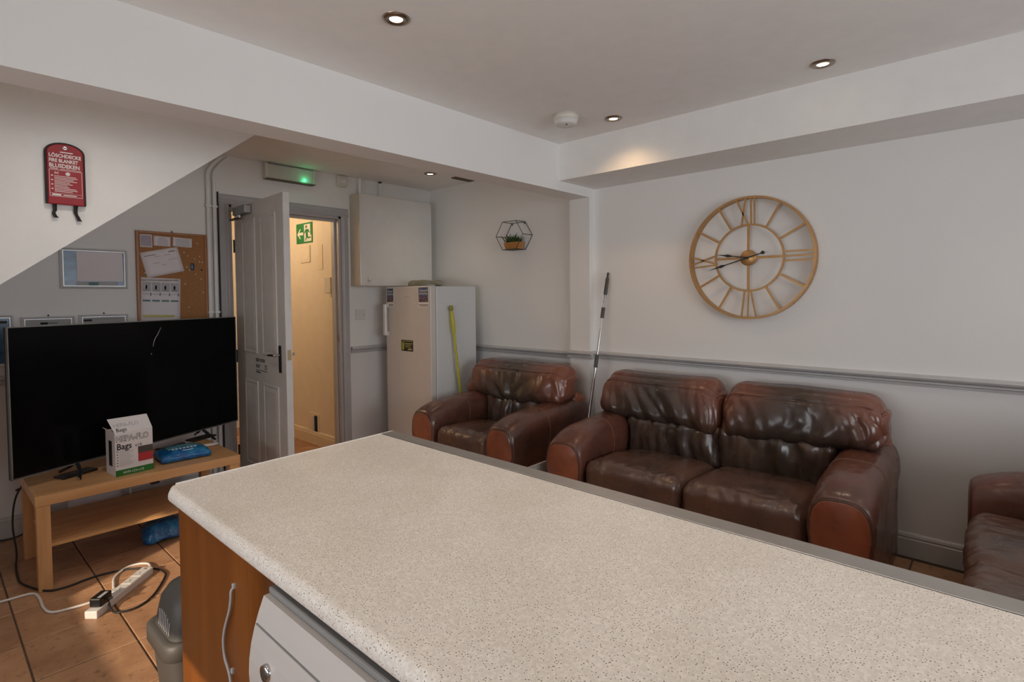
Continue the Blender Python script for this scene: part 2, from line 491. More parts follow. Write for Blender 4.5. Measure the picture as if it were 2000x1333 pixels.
# left wall with a window, front wall with a wide window (both behind the camera)
WY0, WY1, WZ0, WZ1 = -.30, 2.33, .95, 1.50
struct(MB().box((XL-.1, YF, 0), (XL, WY0, ZC)).box((XL-.1, WY1, 0), (XL, YB, ZC)).box((XL-.1, WY0, 0), (XL, WY1, WZ0)).box((XL-.1, WY0, WZ1), (XL, WY1, ZC)).build('wall_left', 'paint_white'))
VX0, VX1, VZ0, VZ1 = .05, 2.95, .95, 2.28
struct(MB().box((XL-.1, YF-.1, 0), (VX0, YF, ZC)).box((VX1, YF-.1, 0), (XR, YF, ZC)).box((VX0, YF-.1, 0), (VX1, YF, VZ0)).box((VX0, YF-.1, VZ1), (VX1, YF, ZC)).build('wall_front', 'paint_white'))
def window(name, axis, pos, a, b, z0, z1, mull):
    fr = MB(); w = .05
    def bx(u0, u1, za, zb, d0=.03, d1=.09):
        if axis == 'x': fr.box((pos-d1, u0, za), (pos-d0, u1, zb))
        else: fr.box((u0, pos-d1, za), (u1, pos-d0, zb))
    bx(a, b, z0, z0+w); bx(a, b, z1-w, z1); bx(a, a+w, z0+w, z1-w); bx(b-w, b, z0+w, z1-w)
    for q in mull: bx(q-.025, q+.025, z0+w, z1-w)
    o = struct(fr.build(name, 'white_plastic'))
    edges = [a+w]+[t for q in mull for t in (q-.025, q+.025)]+[b-w]
    for k in range(0, len(edges), 2):
        g = MB()
        if axis == 'x': g.box((pos-.063, edges[k], z0+w), (pos-.059, edges[k+1], z1-w))
        else: g.box((edges[k], pos-.063, z0+w), (edges[k+1], pos-.059, z1-w))
        g.build('pane', 'window_glass', o)
window('window_1', 'y', YF, VX0, VX1, VZ0, VZ1, (1.02, 1.98))
window('window_2', 'x', XL, WY0, WY1, WZ0, WZ1, (1.0,))

# partition: beam over the wide opening and the nib at the clock wall
struct(MB().box((XL, YP, 2.222), (XR, YP2, ZC)).box((3.592, YP, 0), (XR, YP2, 2.222)).build('wall_partition', 'paint_two_tone'), 'white beam and short wall nib dividing the room')
struct(box('ceiling_soffit', (3.205, YF, 2.292), (XR, YP, ZC), 'paint_white'), 'white boxed soffit along the clock wall')
sl = .794
xb = (2.556-1.526)/sl+.274; xa = .274-1.526/sl
struct(MB().prism([(xa, 0.0), (xb, ZC), (XL, ZC), (XL, 0.0)] if xa > XL else [(XL, 1.526-sl*(.274-XL)), (xb, ZC), (XL, ZC)], 1, 3.5, YB).build('wall_stair', 'paint_white'), 'white sloping side of the staircase')

# dado rails and skirtings
RAIL = [(0, .946), (.009, .948), (.011, .956), (.007, .958), (.016, .964), (.016, .970), (.010, .973), (.030, .984), (.036, .994), (.032, 1.001), (.018, 1.005), (.014, 1.009), (.0, 1.010)]
SKIRT = [(0, 0), (.018, 0), (.018, .098), (.013, .103), (.016, .112), (.012, .124), (.006, .130), (0, .132)]
def mould_x(name, prof, x, y0, y1, mat, dz=0):      # runs along Y on a wall facing -X
    return struct(MB().prism([(x-d, z+dz) for d, z in prof], 1, y0, y1).build(name, mat))
def mould_y(name, prof, y, x0, x1, mat, dz=0):      # runs along X on a wall facing -Y
    return struct(MB().prism([(y-d, z+dz) for d, z in prof], 0, x0, x1).build(name, mat))
mould_x('trim_1', RAIL, XR, YF, YP, 'paint_rail')
mould_x('trim_2', RAIL, XR, YP2, YB, 'paint_rail', -.018)
mould_x('trim_3', RAIL, 3.592, YP-.030, YP2+.02, 'paint_rail')
mould_y('trim_4', RAIL, YP, 3.592, XR, 'paint_rail')
mould_y('trim_5', RAIL, YB, 2.708, XR, 'paint_rail', -.012)
mould_y('trim_6', RAIL, YB, XL, 1.50, 'paint_rail', -.012)
mould_x('baseboard_right', SKIRT, XR, YF, YP, 'paint_rail')
mould_x('baseboard_alcove', SKIRT, XR, YP2, YB, 'paint_rail')
mould_y('baseboard_back', SKIRT, YB, XL, 1.599, 'paint_rail')
mould_y('baseboard_back', SKIRT, YB, 2.70, XR, 'paint_rail')
mould_x('baseboard_nib', SKIRT, 3.592, YP, YP2, 'paint_rail')

# door frame: lining with stop, architraves
fr = MB()
fr.box((OX0, YB-.004, 0), (OX0+.028, YB+.12, OZ)).box((OX1-.028, YB-.004, 0), (OX1, YB+.12, OZ)).box((OX0, YB-.004, OZ-.028), (OX1, YB+.12, OZ))
fr.box((OX1-.045, YB+.045, 0), (OX1-.028, YB+.10, OZ-.028)).box((OX0+.028, YB+.045, OZ-.048), (OX1-.045, YB+.10, OZ-.028))
struct(fr.build('trim_7', 'paint_frame', bevel=.003), 'grey painted door lining')
ARCH = [(0, 0), (.018, 0), (.020, .010), (.014, .016), (.018, .030), (.013, .036), (.013, .066), (.008, .074), (0, .076)]   # depth, width from the opening
def arch_v(x, sgn):
    return [(x+sgn*w, YB-d) for d, w in ARCH]
am = MB()
am.prism(arch_v(OX0+.006, -1), 2, 0, OZ-.006).prism(arch_v(OX1-.006, 1), 2, 0, OZ-.006)
am.prism([(YB-d, OZ-.006+w) for d, w in ARCH], 0, OX0-.070, OX1+.070)
struct(am.build('trim_8', 'paint_frame'), 'grey moulded architrave around the doorway')
MB().box((OX1-.030, YB+.012, 1.045), (OX1-.027, YB+.036, 1.115)).build('strike_plate', 'brass', bpy.data.objects['trim_7'])

# the door, standing open at about ninety degrees
HX, HY, DA = 1.700, 4.480, R(-92.5)
door = bpy.data.objects.new('door_1', None); COL.objects.link(door); struct(door, 'grey four-panel door standing open into the room')
door.location = (HX, HY, 0); door.rotation_euler = (0, 0, DA)
# local: s along +x from the hinge, -y side is the face seen (turned towards -X of the room)
DW, DH, DT = .918, 2.155, .044
MB().box((0, 0, .008), (DW, DT, DH)).build('leaf', 'paint_door', door, bevel=.002)
MB().box((DW, .001, .008), (DW+.0015, DT-.001, DH)).build('lock_edge', 'paint_door_edge', door)
def door_panel(x0, x1, z0, z1):
    pb = MB()
    for side, y in ((-1, 0.0), (1, DT)):
        prof = [(0, .0), (.006, .0065), (.014, .007), (.022, .002), (.030, .002), (.052, .0065)]
        rings = []
        for ins, h in prof:
            rings.append([(x0+ins, y+side*h, z0+ins), (x1-ins, y+side*h, z0+ins), (x1-ins, y+side*h, z1-ins), (x0+ins, y+side*h, z1-ins)])
        vs = [q for r_ in rings for q in r_]; fs = []
        for k in range(len(rings)-1):
            for c in range(4): fs.append((k*4+c, k*4+(c+1) % 4, (k+1)*4+(c+1) % 4, (k+1)*4+c))
        fs.append(tuple(range(len(vs)-4, len(vs))))
        pb.add(vs, fs)
    pb.build('panel', 'paint_door', door, recalc=False)
for (a, b) in ((.165, .425), (.525, .795)):
    door_panel(a, b, 1.045, 2.04); door_panel(a, b, .20, .845)
# lever handle: plate, lever, both sides
for side, y in ((-1, 0.0), (1, DT)):
    o = MB().box((.812, y, .945), (.848, y+side*.008, 1.130), .006).build('handle_plate', 'dark_metal' if side < 0 else 'chrome', door)
    MB().tube([(.83, y+side*.004, 1.066), (.83, y+side*.045, 1.066)], .009).tube(spline([(.835, y+side*.045, 1.066), (.80, y+side*.048, 1.066), (.74, y+side*.046, 1.062), (.71, y+side*.040, 1.056)], 5), [.009]*6+[.0085]*5+[.007]*5).build('lever', 'chrome', o)
MB().box((DW+.001, .010, 1.035), (DW+.004, DT-.010, 1.105)).build('latch_plate', 'brass', door)
for hz in (.25, 1.0, 1.86):
    MB().tube([(-.006, -.002, hz-.05), (-.006, -.002, hz+.05)], .008, 8).box((-.006, .002, hz-.05), (.0, .03, hz+.05)).build('hinge', 'dark_metal', door)
# overhead closer
cl = MB().box((.13, -.055, 2.075), (.36, 0, 2.135), .006).build('closer_body', 'galvanised', door)
MB().box((.36, -.050, 2.080), (.365, -.006, 2.130)).build('end_cap', 'silver', cl)
MB().tube([(.20, -.03, 2.055), (.20, -.03, 2.075)], .016).build('spindle', 'silver', cl)
MB().box((.03, -.045, 2.050), (.215, -.020, 2.060)).build('closer_arm', 'dark_metal', cl)
# door notice
dn = thing('door_notice', 'small keep shut notice in dark letters on the open grey door', 'sign', (HX, HY, 0), DA)
FR = (R(90), 0, 0)
text('KEEP DOOR', .036, 'print_black', dn, (.385, -.0012, .990), FR, sx=.86)
text('SHUT', .036, 'print_black', dn, (.385, -.0012, .945), FR, sx=.86)
MB().box((.555, -.0015, .943), (.588, -.0005, .947)).box((.555, -.0015, .968), (.588, -.0005, .972)).box((.555, -.0015, .943), (.559, -.0005, .972)).box((.584, -.0015, .943), (.588, -.0005, .972)).build('square_symbol', 'print_black', dn)
MB().box((.385, -.0015, .926), (.595, -.0005, .930)).build('underline', 'print_black', dn)
text('at all times', .020, 'print_black', dn, (.385, -.0012, .908), FR)

# hall beyond the doorway
HXR = 2.655
struct(box('wall_hall', (HXR, YB+.1, 0), (HXR+.1, 6.5, ZC), 'paint_hall'), 'warm lit hall wall beyond the doorway')
struct(box('wall_hall', (1.2, YB+.1, 0), (1.3, 6.5, ZC), 'paint_hall'))
struct(box('wall_hall', (1.2, 6.4, 0), (HXR+.1, 6.5, ZC), 'paint_hall'))
mould_x('baseboard_hall', SKIRT, HXR, YB+.1, 6.4, 'paint_hall_trim')

# ------------------------------------------------------------------ hall things
hl = thing('hall_lamp', 'round globe lamp on the hall ceiling beyond the doorway', 'lamp', (1.95, 5.35, ZC))
MB().lathe([(0, 0), (.07, 0), (.07, -.02), (.05, -.03), (0, -.03)], (0, 0, 0)).build('lamp_base', 'white_plastic', hl)
MB().lathe([(.05, -.03), (.10, -.07), (.115, -.12), (.09, -.18), (.04, -.21), (0, -.215)], (0, 0, 0)).build('lamp_globe', 'hall_globe', hl)
lo = lamp('hall_bulb', 'POINT', (1.95, 5.35, ZC-.30), 9, (1, .72, .44), shadow_soft_size=.10); lo.parent = None

es = thing('exit_sign', 'green running man exit sign with left arrow on hall wall', 'sign', (HXR-.001, 5.23, 2.10))
box('sign_plate', (-.004, -.165, -.10), (0, .165, .10), 'exit_green', es)
def poly_x(pts, x0, x1):     # pts (y_image_right, z): image right is -Y
    return MB().prism([(-a, b) for a, b in pts], 0, x0, x1)
poly_x([(-.145, -.005), (-.085, .045), (-.068, .045), (-.105, .010), (-.020, .010), (-.020, -.018), (-.105, -.018), (-.068, -.055), (-.085, -.055)], -.0055, -.004).build('arrow', 'print_white', es)
poly_x([(.0, -.085), (.0, .085), (.125, .085), (.125, -.02), (.145, -.03), (.145, -.085)], -.0050, -.004).build('doorway_symbol', 'print_white', es)
rm = MB()
rm.prism([(-(.045+.016*math.cos(t)), .060+.016*math.sin(t)) for t in [2*math.pi*k/12 for k in range(12)]], 0, -.0062, -.0052)
for q in ([(.030, .035), (.085, .035), (.075, -.015), (.035, -.015)], [(.03, .035), (.0, .0), (.005, -.008), (.045, .02)], [(.085, .035), (.115, .005), (.108, -.004), (.07, .02)],
          [(.035, -.015), (.075, -.015), (.06, -.045), (.03, -.078), (.015, -.078), (.04, -.04)], [(.055, -.015), (.075, -.015), (.085, -.045), (.135, -.040), (.135, -.055), (.07, -.060)]):
    rm.prism([(-a, b) for a, b in q], 0, -.0060, -.0052)
rm.build('running_figure', 'exit_green', es)

fp = thing('hall_notice', 'pale framed notice under the exit sign on the hall wall', 'notice', (HXR, 5.215, 1.89))
MB().box((-.010, -.10, -.085), (0, .10, .085)).build('frame', 'paint_hall_trim', fp, bevel=.003)
box('sheet', (-.0115, -.08, -.060), (-.010, .08, .068), 'paint_hall', fp)
tag(MB().box((-.006, -.04, -.12), (0, .04, .12)).build('notice_strip', 'paint_hall_trim', None, (HXR, 4.92, 1.845)), 'narrow upright notice strip on the hall wall', 'notice')
ep = thing('entry_phone', 'cream entry phone box by the door jamb on the hall wall', 'entry phone', (HXR, 4.735, 1.56))
MB().box((-.04, -.055, -.065), (0, .055, .085), .006).build('body', 'cream_plastic', ep)
MB().box((-.03, -.055, -.105), (0, -.02, -.065)).build('cable_box', 'cream_plastic', ep)
vg = thing('wall_vent', 'open floor-level vent with dark slot on the hall wall', 'vent', (HXR, 5.10, .21))
box('frame', (-.010, -.10, -.095), (0, .10, .095), 'paint_hall_trim', vg)
box('opening', (-.0115, -.07, -.08), (-.009, -.01, .075), 'void_black', vg)
box('flap', (-.030, -.012, -.08), (-.010, .0, .075), 'print_white', vg)

# ------------------------------------------------------------------ fixtures on the back wall
# emergency light
el = thing('emergency_light', 'emergency light box with glowing green indicator above the open door', 'emergency light', (2.15, YB, 2.485))
MB().box((-.195, -.055, -.060), (.195, 0, .058), .008).build('diffuser', 'clear_plastic', el)
for sx in (-1, 1):
    MB().box((sx*.205-.012, -.060, -.063), (sx*.205+.012, 0, .061), .004).build('end_cap', 'cream_plastic', el)
MB().box((-.21, -.062, -.066), (.21, 0, -.058)).build('lower_rim', 'vent_brown', el)
MB().lathe([(0, -.066), (.006, -.065), (.009, -.058), (.009, -.05)], (.115, 0, -.035), 'y', 14).build('led', 'led_green', el)
lamp('indicator_glow', 'POINT', (2.265, YB-.085, 2.45), .05, (.05, 1, .35), shadow_soft_size=.012)
# motion sensor
pr = thing('motion_sensor', 'small cream motion sensor beside the emergency light', 'sensor', (2.63, YB, 2.50))
MB().box((-.045, -.05, -.05), (.045, 0, .05), .010).build('housing', 'cream_plastic', pr)
MB().box((-.030, -.056, -.025), (.030, -.048, .015), .004).build('lens', 'white_plastic', pr)
# pipes
def pipe(name, label, x, r, mat, z0=0, z1=2.5, y=YB-.028, bend=True):
    t = thing(name, label, 'pipe', (x, y, 0))
    path = [(0, 0, z0), (0, 0, z1*.5), (0, 0, z1-.12)]
    path = [(0, 0, z0), (0, 0, .8), (0, 0, 1.6)]+spline([(0, 0, z1-.16), (.005, 0, z1-.09), (.05, -.01, z1-.02), (.10, -.02, z1+.03)], 5) if bend else [(0, 0, z0), (0, 0, z1)]
    MB().tube(path, r, 10).build('tube', mat, t)
    for cz in (.6, 1.35, 2.15):
        if cz < z1: MB().box((-r-.006, -r-.004, cz-.008), (r+.006, .028, cz+.008), .002).build('clip', mat, t)
    return t
pipe('heating_pipe', 'white vertical pipe nearest the pin board', 1.512, .013, 'paint_white')
pipe('heating_pipe', 'white vertical pipe nearest the door frame', 1.556, .013, 'paint_white')
tag(MB().tube([(1.588, YB-.010, 0), (1.588, YB-.010, 2.27)], .006, 8).build('cable', 'black_rubber'), 'black cable running up beside the grey door frame', 'cable')
# wall cupboard
cb = thing('wall_cupboard', 'glossy white wall cupboard above the fridge', 'cupboard', (2.72, YB, 1.555))
MB().box((0, -.150, 0), (.82, 0, .835)).build('body', 'cream_plastic', cb, bevel=.003)
cd = MB().box((0, -.170, .004), (.82, -.152, .832), .004).build('door', 'cupboard_gloss', cb)
MB().lathe([(0, -.192), (.014, -.190), (.017, -.182), (.008, -.176), (.008, -.170)], (.085, 0, .060), 'y', 18).build('knob', 'cupboard_gloss', cd)
pl = thing('pipe_stub', 'short white pipe rising above the wall cupboard', 'pipe', (2.80, YB-.05, 2.39))
MB().tube([(0, 0, 0), (0, 0, .16)], .014).build('tube', 'paint_white', pl)
pl2 = thing('pipe_stub', 'thin white pipe with dark collar above the wall cupboard', 'pipe', (3.02, YB-.05, 2.39))
MB().tube([(0, 0, 0), (0, 0, .15)], .009).build('tube', 'paint_white', pl2)
MB().tube([(0, 0, .145), (0, 0, .158)], .016).build('collar', 'void_black', pl2)
# switch
sw = thing('light_switch', 'square white fused switch left of the fridge handle', 'switch', (2.812, YB, 1.292))
MB().box((-.048, -.010, -.048), (.048, 0, .048), .004).build('plate', 'white_plastic', sw)
MB().box((-.014, -.016, -.022), (.014, -.009, .022), .003).build('rocker', 'white_plastic', sw)
for sx in (-1, 1): MB().lathe([(0, -.012), (.004, -.0115), (.004, -.009)], (sx*.036, 0, 0), 'y', 10).build('screw', 'print_red' if sx > 0 else 'silver', sw)

# fire blanket on the stair side
fb = thing('fire_blanket', 'red fire blanket pouch with black edging on the stair side', 'fire blanket', (.526, 3.5, 2.08))
def pouch(w, ztop, zbot, arc, ins=0):
    pts = [(-w+ins, zbot), (-w+ins, ztop-arc)]
    for k in range(1, 12):
        t = math.pi-math.pi*k/12
        pts.append(((w-ins)*math.cos(t), ztop-arc+(arc-ins)*math.sin(t)))
    pts += [(w-ins, ztop-arc), (w-ins, zbot)]
    return pts
MB().prism(pouch(.079, .150, -.155, .050), 1, -.022, -.002).build('edging', 'black_webbing', fb, bevel=.003)
MB().prism(pouch(.079, .150, -.156, .050, .008), 1, -.027, -.012).build('pouch', 'red_fabric', fb, bevel=.004)
MB().lathe([(.004, -.030), (.009, -.031), (.011, -.027)], (0, 0, .122), 'y', 18).build('eyelet', 'silver', fb)
text('LÖSCHDECKE', .0235, 'print_white', fb, (-.064, -.0275, .074), FACE_MY, sx=.85, bold=.0007)
text('FIRE BLANKET', .0235, 'print_white', fb, (-.064, -.0275, .050), FACE_MY, sx=.76, bold=.0007)
text('BLUSDEKEN', .0265, 'print_white', fb, (-.064, -.0275, .024), FACE_MY, sx=.84, bold=.0007)
bd = MB()
for (x0, x1, z0, z1) in ((-.064, .064, .0105, .0125), (-.064, .064, -.118, -.116), (-.064, -.0625, -.118, .012), (.0625, .064, -.118, .012), (-.064, .064, -.103, -.102)):
    bd.box((x0, -.0279, z0), (x1, -.0270, z1))
bd.build('print_border', 'print_white', fb)['kind'] = 'stuff'
pc = MB()
for k in range(11):
    z = -.018-.0075*k; L = (.085, .09, .075, .088, .06, .07, .05, .058, .085, .09, .07)[k]
    pc.box((-.045, -.0279, z-.0017), (-.045+L, -.0270, z+.0010))
for k in range(4): pc.box((-.057, -.0279, -.020-.0215*k), (-.050, -.0270, -.0145-.0215*k))
pc.box((-.055, -.0279, -.113), (-.020, -.0270, -.106)).box((-.012, -.0279, -.112), (.040, -.0270, -.108))
pc.box((-.060, -.0279, .0165), (-.030, -.0270, .0195)).box((-.02, -.0279, .0165), (.06, -.0270, .0185)).box((-.020, -.0279, .098), (.030, -.0270, .103))
pc.build('print_lines', 'print_white', fb)['kind'] = 'stuff'
ic = MB()
for a in (-.6, .6): ic.tube([(-.036-.010*math.cos(a), -.0275, -.003-.008*math.sin(a)), (-.036+.010*math.cos(a), -.0275, -.003+.008*math.sin(a))], .0016, 6)
ic.lathe([(0, -.0285), (.009, -.0283), (.0095, -.027)], (.008, 0, -.004), 'y', 14)
ic.build('pictogram', 'print_white', fb)['kind'] = 'stuff'
for (x, pts) in ((-.046, [(0, -.150), (.001, -.185), (-.004, -.200), (.006, -.222)]), (.038, [(0, -.150), (-.002, -.190), (.006, -.212), (.014, -.232)])):
    sp_ = spline([(x+a, -.014, b) for a, b in pts], 6); st = MB(); vs = []; fs = []
    for k, p in enumerate(sp_):
        tw = .4*math.sin(k*.5); w_ = .0105*(1-.35*math.sin(math.pi*min(1, k/len(sp_)))**2)
        for d in (-.001, .001):
            vs += [(p.x-w_*math.cos(tw), p.y+d-w_*math.sin(tw), p.z), (p.x+w_*math.cos(tw), p.y+d+w_*math.sin(tw), p.z)]
    for k in range(len(sp_)-1):
        a = k*4; b = a+4
        fs += [(a, a+1, b+1, b), (a+2, b+2, b+3, a+3), (a, b, b+2, a+2), (a+1, a+3, b+3, b+1)]
    st.add(vs, fs, True).build('pull_strap', 'black_webbing', fb)

# picture frames
def frame(name, label, x0, x1, z0, z1, w=.020):
    t = thing(name, label, 'picture frame', ((x0+x1)/2, YB, z0))
    hw = (x1-x0)/2; h = z1-z0
    f_ = MB()
    prof = [(0, 0), (0, .018), (w*.4, .022), (w*.75, .016), (w, .016), (w, .006), (w, 0)]
    rings = []
    for ins, d in prof:
        rings.append([(-hw+ins, -d, ins), (hw-ins, -d, ins), (hw-ins, -d, h-ins), (-hw+ins, -d, h-ins)])
    vs = [q for r_ in rings for q in r_]; fs = []
    for k in range(len(rings)-1):
        for c in range(4): fs.append((k*4+c, k*4+(c+1) % 4, (k+1)*4+(c+1) % 4, (k+1)*4+c))
    f_.add(vs, fs).build('frame', 'frame_silver', t)
    return t, hw, h
t, hw, h = frame('framed_certificate', 'silver frame with blue certificate touching the stair slope', .632, .995, 1.525, 1.790)
box('print', (-hw+.014, -.008, .014), (hw-.014, -.003, h-.014), 'certificate', t)
def sheet(t, x0, x1, z0, z1, y, bow):
    MB().grid(lambda a, b: (x0+(x1-x0)*a, y-bow*math.sin(math.pi*a)-.004*math.sin(math.pi*b), z0+(z1-z0)*b), 12, 4).build('certificate_sheet', 'paper', t, recalc=False)
sheet(t, -.095, .155, .050, h-.022, -.009, .004)
box('footer', (-.10, -.0095, .016), (.125, -.0085, .046), 'print_pale', t)
box('stamp', (-.035, -.0105, .020), (.018, -.009, .042), 'print_teal', t)
for (nm, lab, x0, x1, z1, ins) in (('framed_notice', 'silver framed notice behind the left half of the television', .438, .700, 1.350, 0), ('framed_notice', 'silver framed notice just left of the pin board, behind the television', .722, .990, 1.355, 1)):
    t, hw, h = frame(nm, lab, x0, x1, .98, z1)
    box('print', (-hw+.014, -.008, .014), (hw-.014, -.004, h-.014), 'print_pale', t)
    if ins == 0:
        MB().box((-.04, -.0095, h-.046), (.045, -.008, h-.042)).box((-.04, -.0095, h-.052), (-.005, -.008, h-.038)).build('heading', 'print_black', t)
    else:
        MB().box((-.11, -.0095, h-.046), (-.065, -.008, h-.032)).build('heading', 'print_black', t)
        MB().box((-.055, -.0095, h-.034), (.10, -.008, h-.031)).build('text_line', 'print_grey', t)
    MB().tube([(0, -.012, h+.002), (0, -.002, h+.008)], .004, 8).build('hook', 'dark_metal', t)
t, hw, h = frame('framed_notice', 'silver framed blue notice at the left edge, behind the television', .150, .405, 1.05, 1.364, .020)
box('print', (-hw+.018, -.008, .018), (hw-.018, -.004, h-.018), 'certificate', t)
box('heading', (-hw+.02, -.0095, h-.052), (hw-.03, -.008, h-.036), 'print_black', t)

# pin board and what is pinned to it
BX0, BX1, BZ0, BZ1 = 1.046, 1.500, 1.20, 1.932
pb = thing('pin_board', 'cork pin board with wooden frame left of the door', 'pin board', ((BX0+BX1)/2, YB, BZ0))
bw, bh = (BX1-BX0)/2, BZ1-BZ0
box('cork', (-bw+.012, -.016, .012), (bw-.012, -.004, bh-.012), 'cork', pb)
for (a, b) in (((-bw, -.022, 0), (-bw+.018, 0, bh)), ((bw-.018, -.022, 0), (bw, 0, bh)), ((-bw+.018, -.022, bh-.018), (bw-.018, 0, bh)), ((-bw+.018, -.022, 0), (bw-.018, 0, .018))):
    MB().box(a, b, .003).build('frame_rail', 'pine_frame', pb)
MB().tube([(0, -.004, bh), (0, -.010, bh+.012)], .006, 8).build('hanger', 'silver', pb)
PY = YB-.0165
def pinned(name, label, cx, cz, w, h, rot, mat='paper', y=PY, curl=.006):
    o = MB().grid(lambda a, b: ((a-.5)*w*math.cos(rot)-(b-.5)*h*math.sin(rot), -.0015-curl*(1-b)*(abs(a-.5)*2)**2, (a-.5)*w*math.sin(rot)+(b-.5)*h*math.cos(rot)), 6, 6)
    t = thing(name, label, 'paper', (cx, y, cz))
    pg = o.build('sheet', mat, t, recalc=False)
    sd = pg.modifiers.new('thickness', 'SOLIDIFY'); sd.thickness = .0006
    return t
def lines(t, items, mat, name='print_lines', rot=0):
    b = MB()
    for (x0, x1, z0, z1) in items:
        mt = Matrix.Rotation(-rot, 4, 'Y')
        b.box((x0, -.0070, z0), (x1, -.0025, z1), mat=mt)
    b.build(name, mat, t)['kind'] = 'stuff'
t = pinned('photo_card', 'small mauve photo card at the top left of the pin board', 1.108, 1.862, .074, .090, .0, 'paper', curl=.001)
box('photo', (-.031, -.0060, -.036), (.031, -.0025, .038), 'paper_mauve', t)
t = pinned('note_card', 'white typed card at the top middle of the pin board', 1.206, 1.865, .105, .070, -.03, curl=.001)
lines(t, [(-.02, .02, .020, .023)]+[(-.03, .035, .008-.012*k, .010-.012*k) for k in range(4)], 'print_grey')
t = pinned('note_card', 'white typed card at the top right of the pin board', 1.336, 1.865, .125, .066, -.04, curl=.001)
lines(t, [(-.045, .045, .018-.011*k, .020-.011*k) for k in range(5)], 'print_grey')
t = pinned('notice_sheet', 'tilted white form pinned in the middle of the board', 1.205, 1.716, .240, .180, .235, curl=.003)
lines(t, [(-.10, -.03, .058, .063), (.055, .095, .062, .070), (.02, .06, .045, .047), (-.04, 0, .045, .047), (-.06, -.02, .0, .002), (.04, .10, .01, .012), (-.01, .02, -.02, -.018)], 'print_grey', rot=.235)
t = pinned('recycling_chart', 'household waste chart sheet at the bottom of the pin board', 1.188, 1.43, .245, .345, -.035, curl=.003)
text('WHAT TO PUT IN YOUR HOUSEHOLD WASTE', .0125, 'print_black', t, (-.115, -.006, .152), FACE_MY, sx=.87)
lines(t, [(-.112+.058*k, -.062+.058*k, .075, .140) for k in range(4)], 'print_pale', 'chart_panels', -.035)
lines(t, [(-.096+.058*k, -.086+.058*k, .092, .118) for k in range(4)]+[(-.104+.058*k, -.076+.058*k, .086, .089) for k in range(4)]+[(-.068+.058*k, -.060+.058*k, .045, .066) for k in range(4)]+[(-.110+.058*k, -.075+.058*k, .056, .059) for k in range(4)], 'print_grey', 'chart_symbols', -.035)
lines(t, [(-.112+.058*k, -.066+.058*k, .004, .016) for k in range(4)], 'print_teal', 'chart_bands', -.035)
lines(t, [(-.110, .085, -.108, -.090)], 'print_yellow', 'yellow_band', -.035)
fobt = thing('key_fob', 'dark blue oval key fob pinned on the cork board', 'key fob', (1.398, PY, 1.69))
MB().add(*(lambda b_: (b_.v, b_.f, True))(puff((.012, .006, .026), .0055, 5))).build('fob_body', 'blue_fob', fobt)
rp = random.Random(11)
for (px_, pz_) in ((1.432, 1.862), (1.342, 1.792), (1.366, 1.767), (1.445, 1.768), (1.412, 1.748), (1.444, 1.727), (1.462, 1.724), (1.358, 1.686), (1.378, 1.663), (1.415, 1.634), (1.452, 1.60), (1.344, 1.562), (1.464, 1.50), (1.095, 1.637), (1.365, 1.39)):
    o = MB().lathe([(0, -.011), (.0035, -.0105), (.0048, -.008), (.003, -.005), (.003, 0)], (0, 0, 0), 'y', 10).build('drawing_pin', 'print_white', None, (px_, PY, pz_))
    tag(o, 'tiny white drawing pin stuck in the cork pin board', 'drawing pin', 'loose drawing pins on the cork board')
o = MB().lathe([(0, -.011), (.0045, -.0105), (.006, -.008), (.003, -.005), (.003, 0)], (0, 0, 0), 'y', 10).build('drawing_pin', 'print_black', None, (1.458, PY, 1.668))
tag(o, 'single black drawing pin right of the blue key fob', 'drawing pin')

# ------------------------------------------------------------------ ceiling fixtures
def downlight(label, x, y, spot, cone=110, col=(1, .80, .58)):
    t = thing('downlight', label, 'downlight', (x, y, ZC), 0, 'recessed ceiling downlights')
    MB().lathe([(.026, -.004), (.030, -.008), (.044, -.009), (.052, -.006), (.055, 0)], (0, 0, 0), 'z', 28).build('trim_ring', 'ring_nickel', t)
    MB().lathe([(0, -.0045), (.020, -.0045), (.026, -.004)], (0, 0, 0), 'z', 24).build('lens', 'lamp_lens', t)
    if spot:
        lamp('downlight_beam', 'SPOT', (x, y, ZC-.02), spot, col, (0, 0, -1), spot_size=R(cone), spot_blend=1.0, shadow_soft_size=.03)
    return t
downlight('large lit downlight nearest the camera, above the worktop', 1.322, 1.818, 12)
downlight('lit downlight in the ceiling above the right of the clock', 2.977, .687, 7, 60)
downlight('lit downlight beside the smoke alarm, glowing onto the soffit', 2.975, 1.85, 7.5, 136, (1, .62, .31))
downlight('small lit downlight beyond the beam, above the fridge', 3.15, 3.86, 5)
downlight('added unseen downlight above the near end of the worktop', 1.322, .655, 16)  # from here on: unseen downlights added to brighten worktop and ceiling
downlight('added unseen downlight in the kitchen left of the worktop', -.33, 1.818, 12)
downlight('added unseen downlight over the kitchen floor behind the camera', -.33, .655, 12)
downlight('added unseen downlight above the hidden end of the worktop', 1.322, -.51, 12)
downlight('added unseen downlight above the television behind the beam', .62, 2.88, 12, 150, (1, .92, .82))  # added out of view to lift the stair side and television corner
downlight('added unseen downlight above the sofa at the right edge', 2.977, -.51, 9)  # out of view as well, added as fill light
sa = thing('smoke_alarm', 'round cream smoke alarm on the ceiling by the beam', 'smoke alarm', (2.722, 2.03, ZC))
MB().lathe([(0, 0), (.078, 0), (.078, -.030), (.074, -.034)], (0, 0, 0), 'z', 36).build('base', 'cream_plastic', sa)
MB().lathe([(.074, -.034), (.070, -.036), (.068, -.056), (.060, -.062), (0, -.064)], (0, 0, 0), 'z', 36).build('cover', 'white_plastic', sa)
MB().lathe([(0, -.0665), (.006, -.066), (.006, -.063)], (-.02, -.02, 0), 'z', 12).build('test_button', 'print_black', sa)
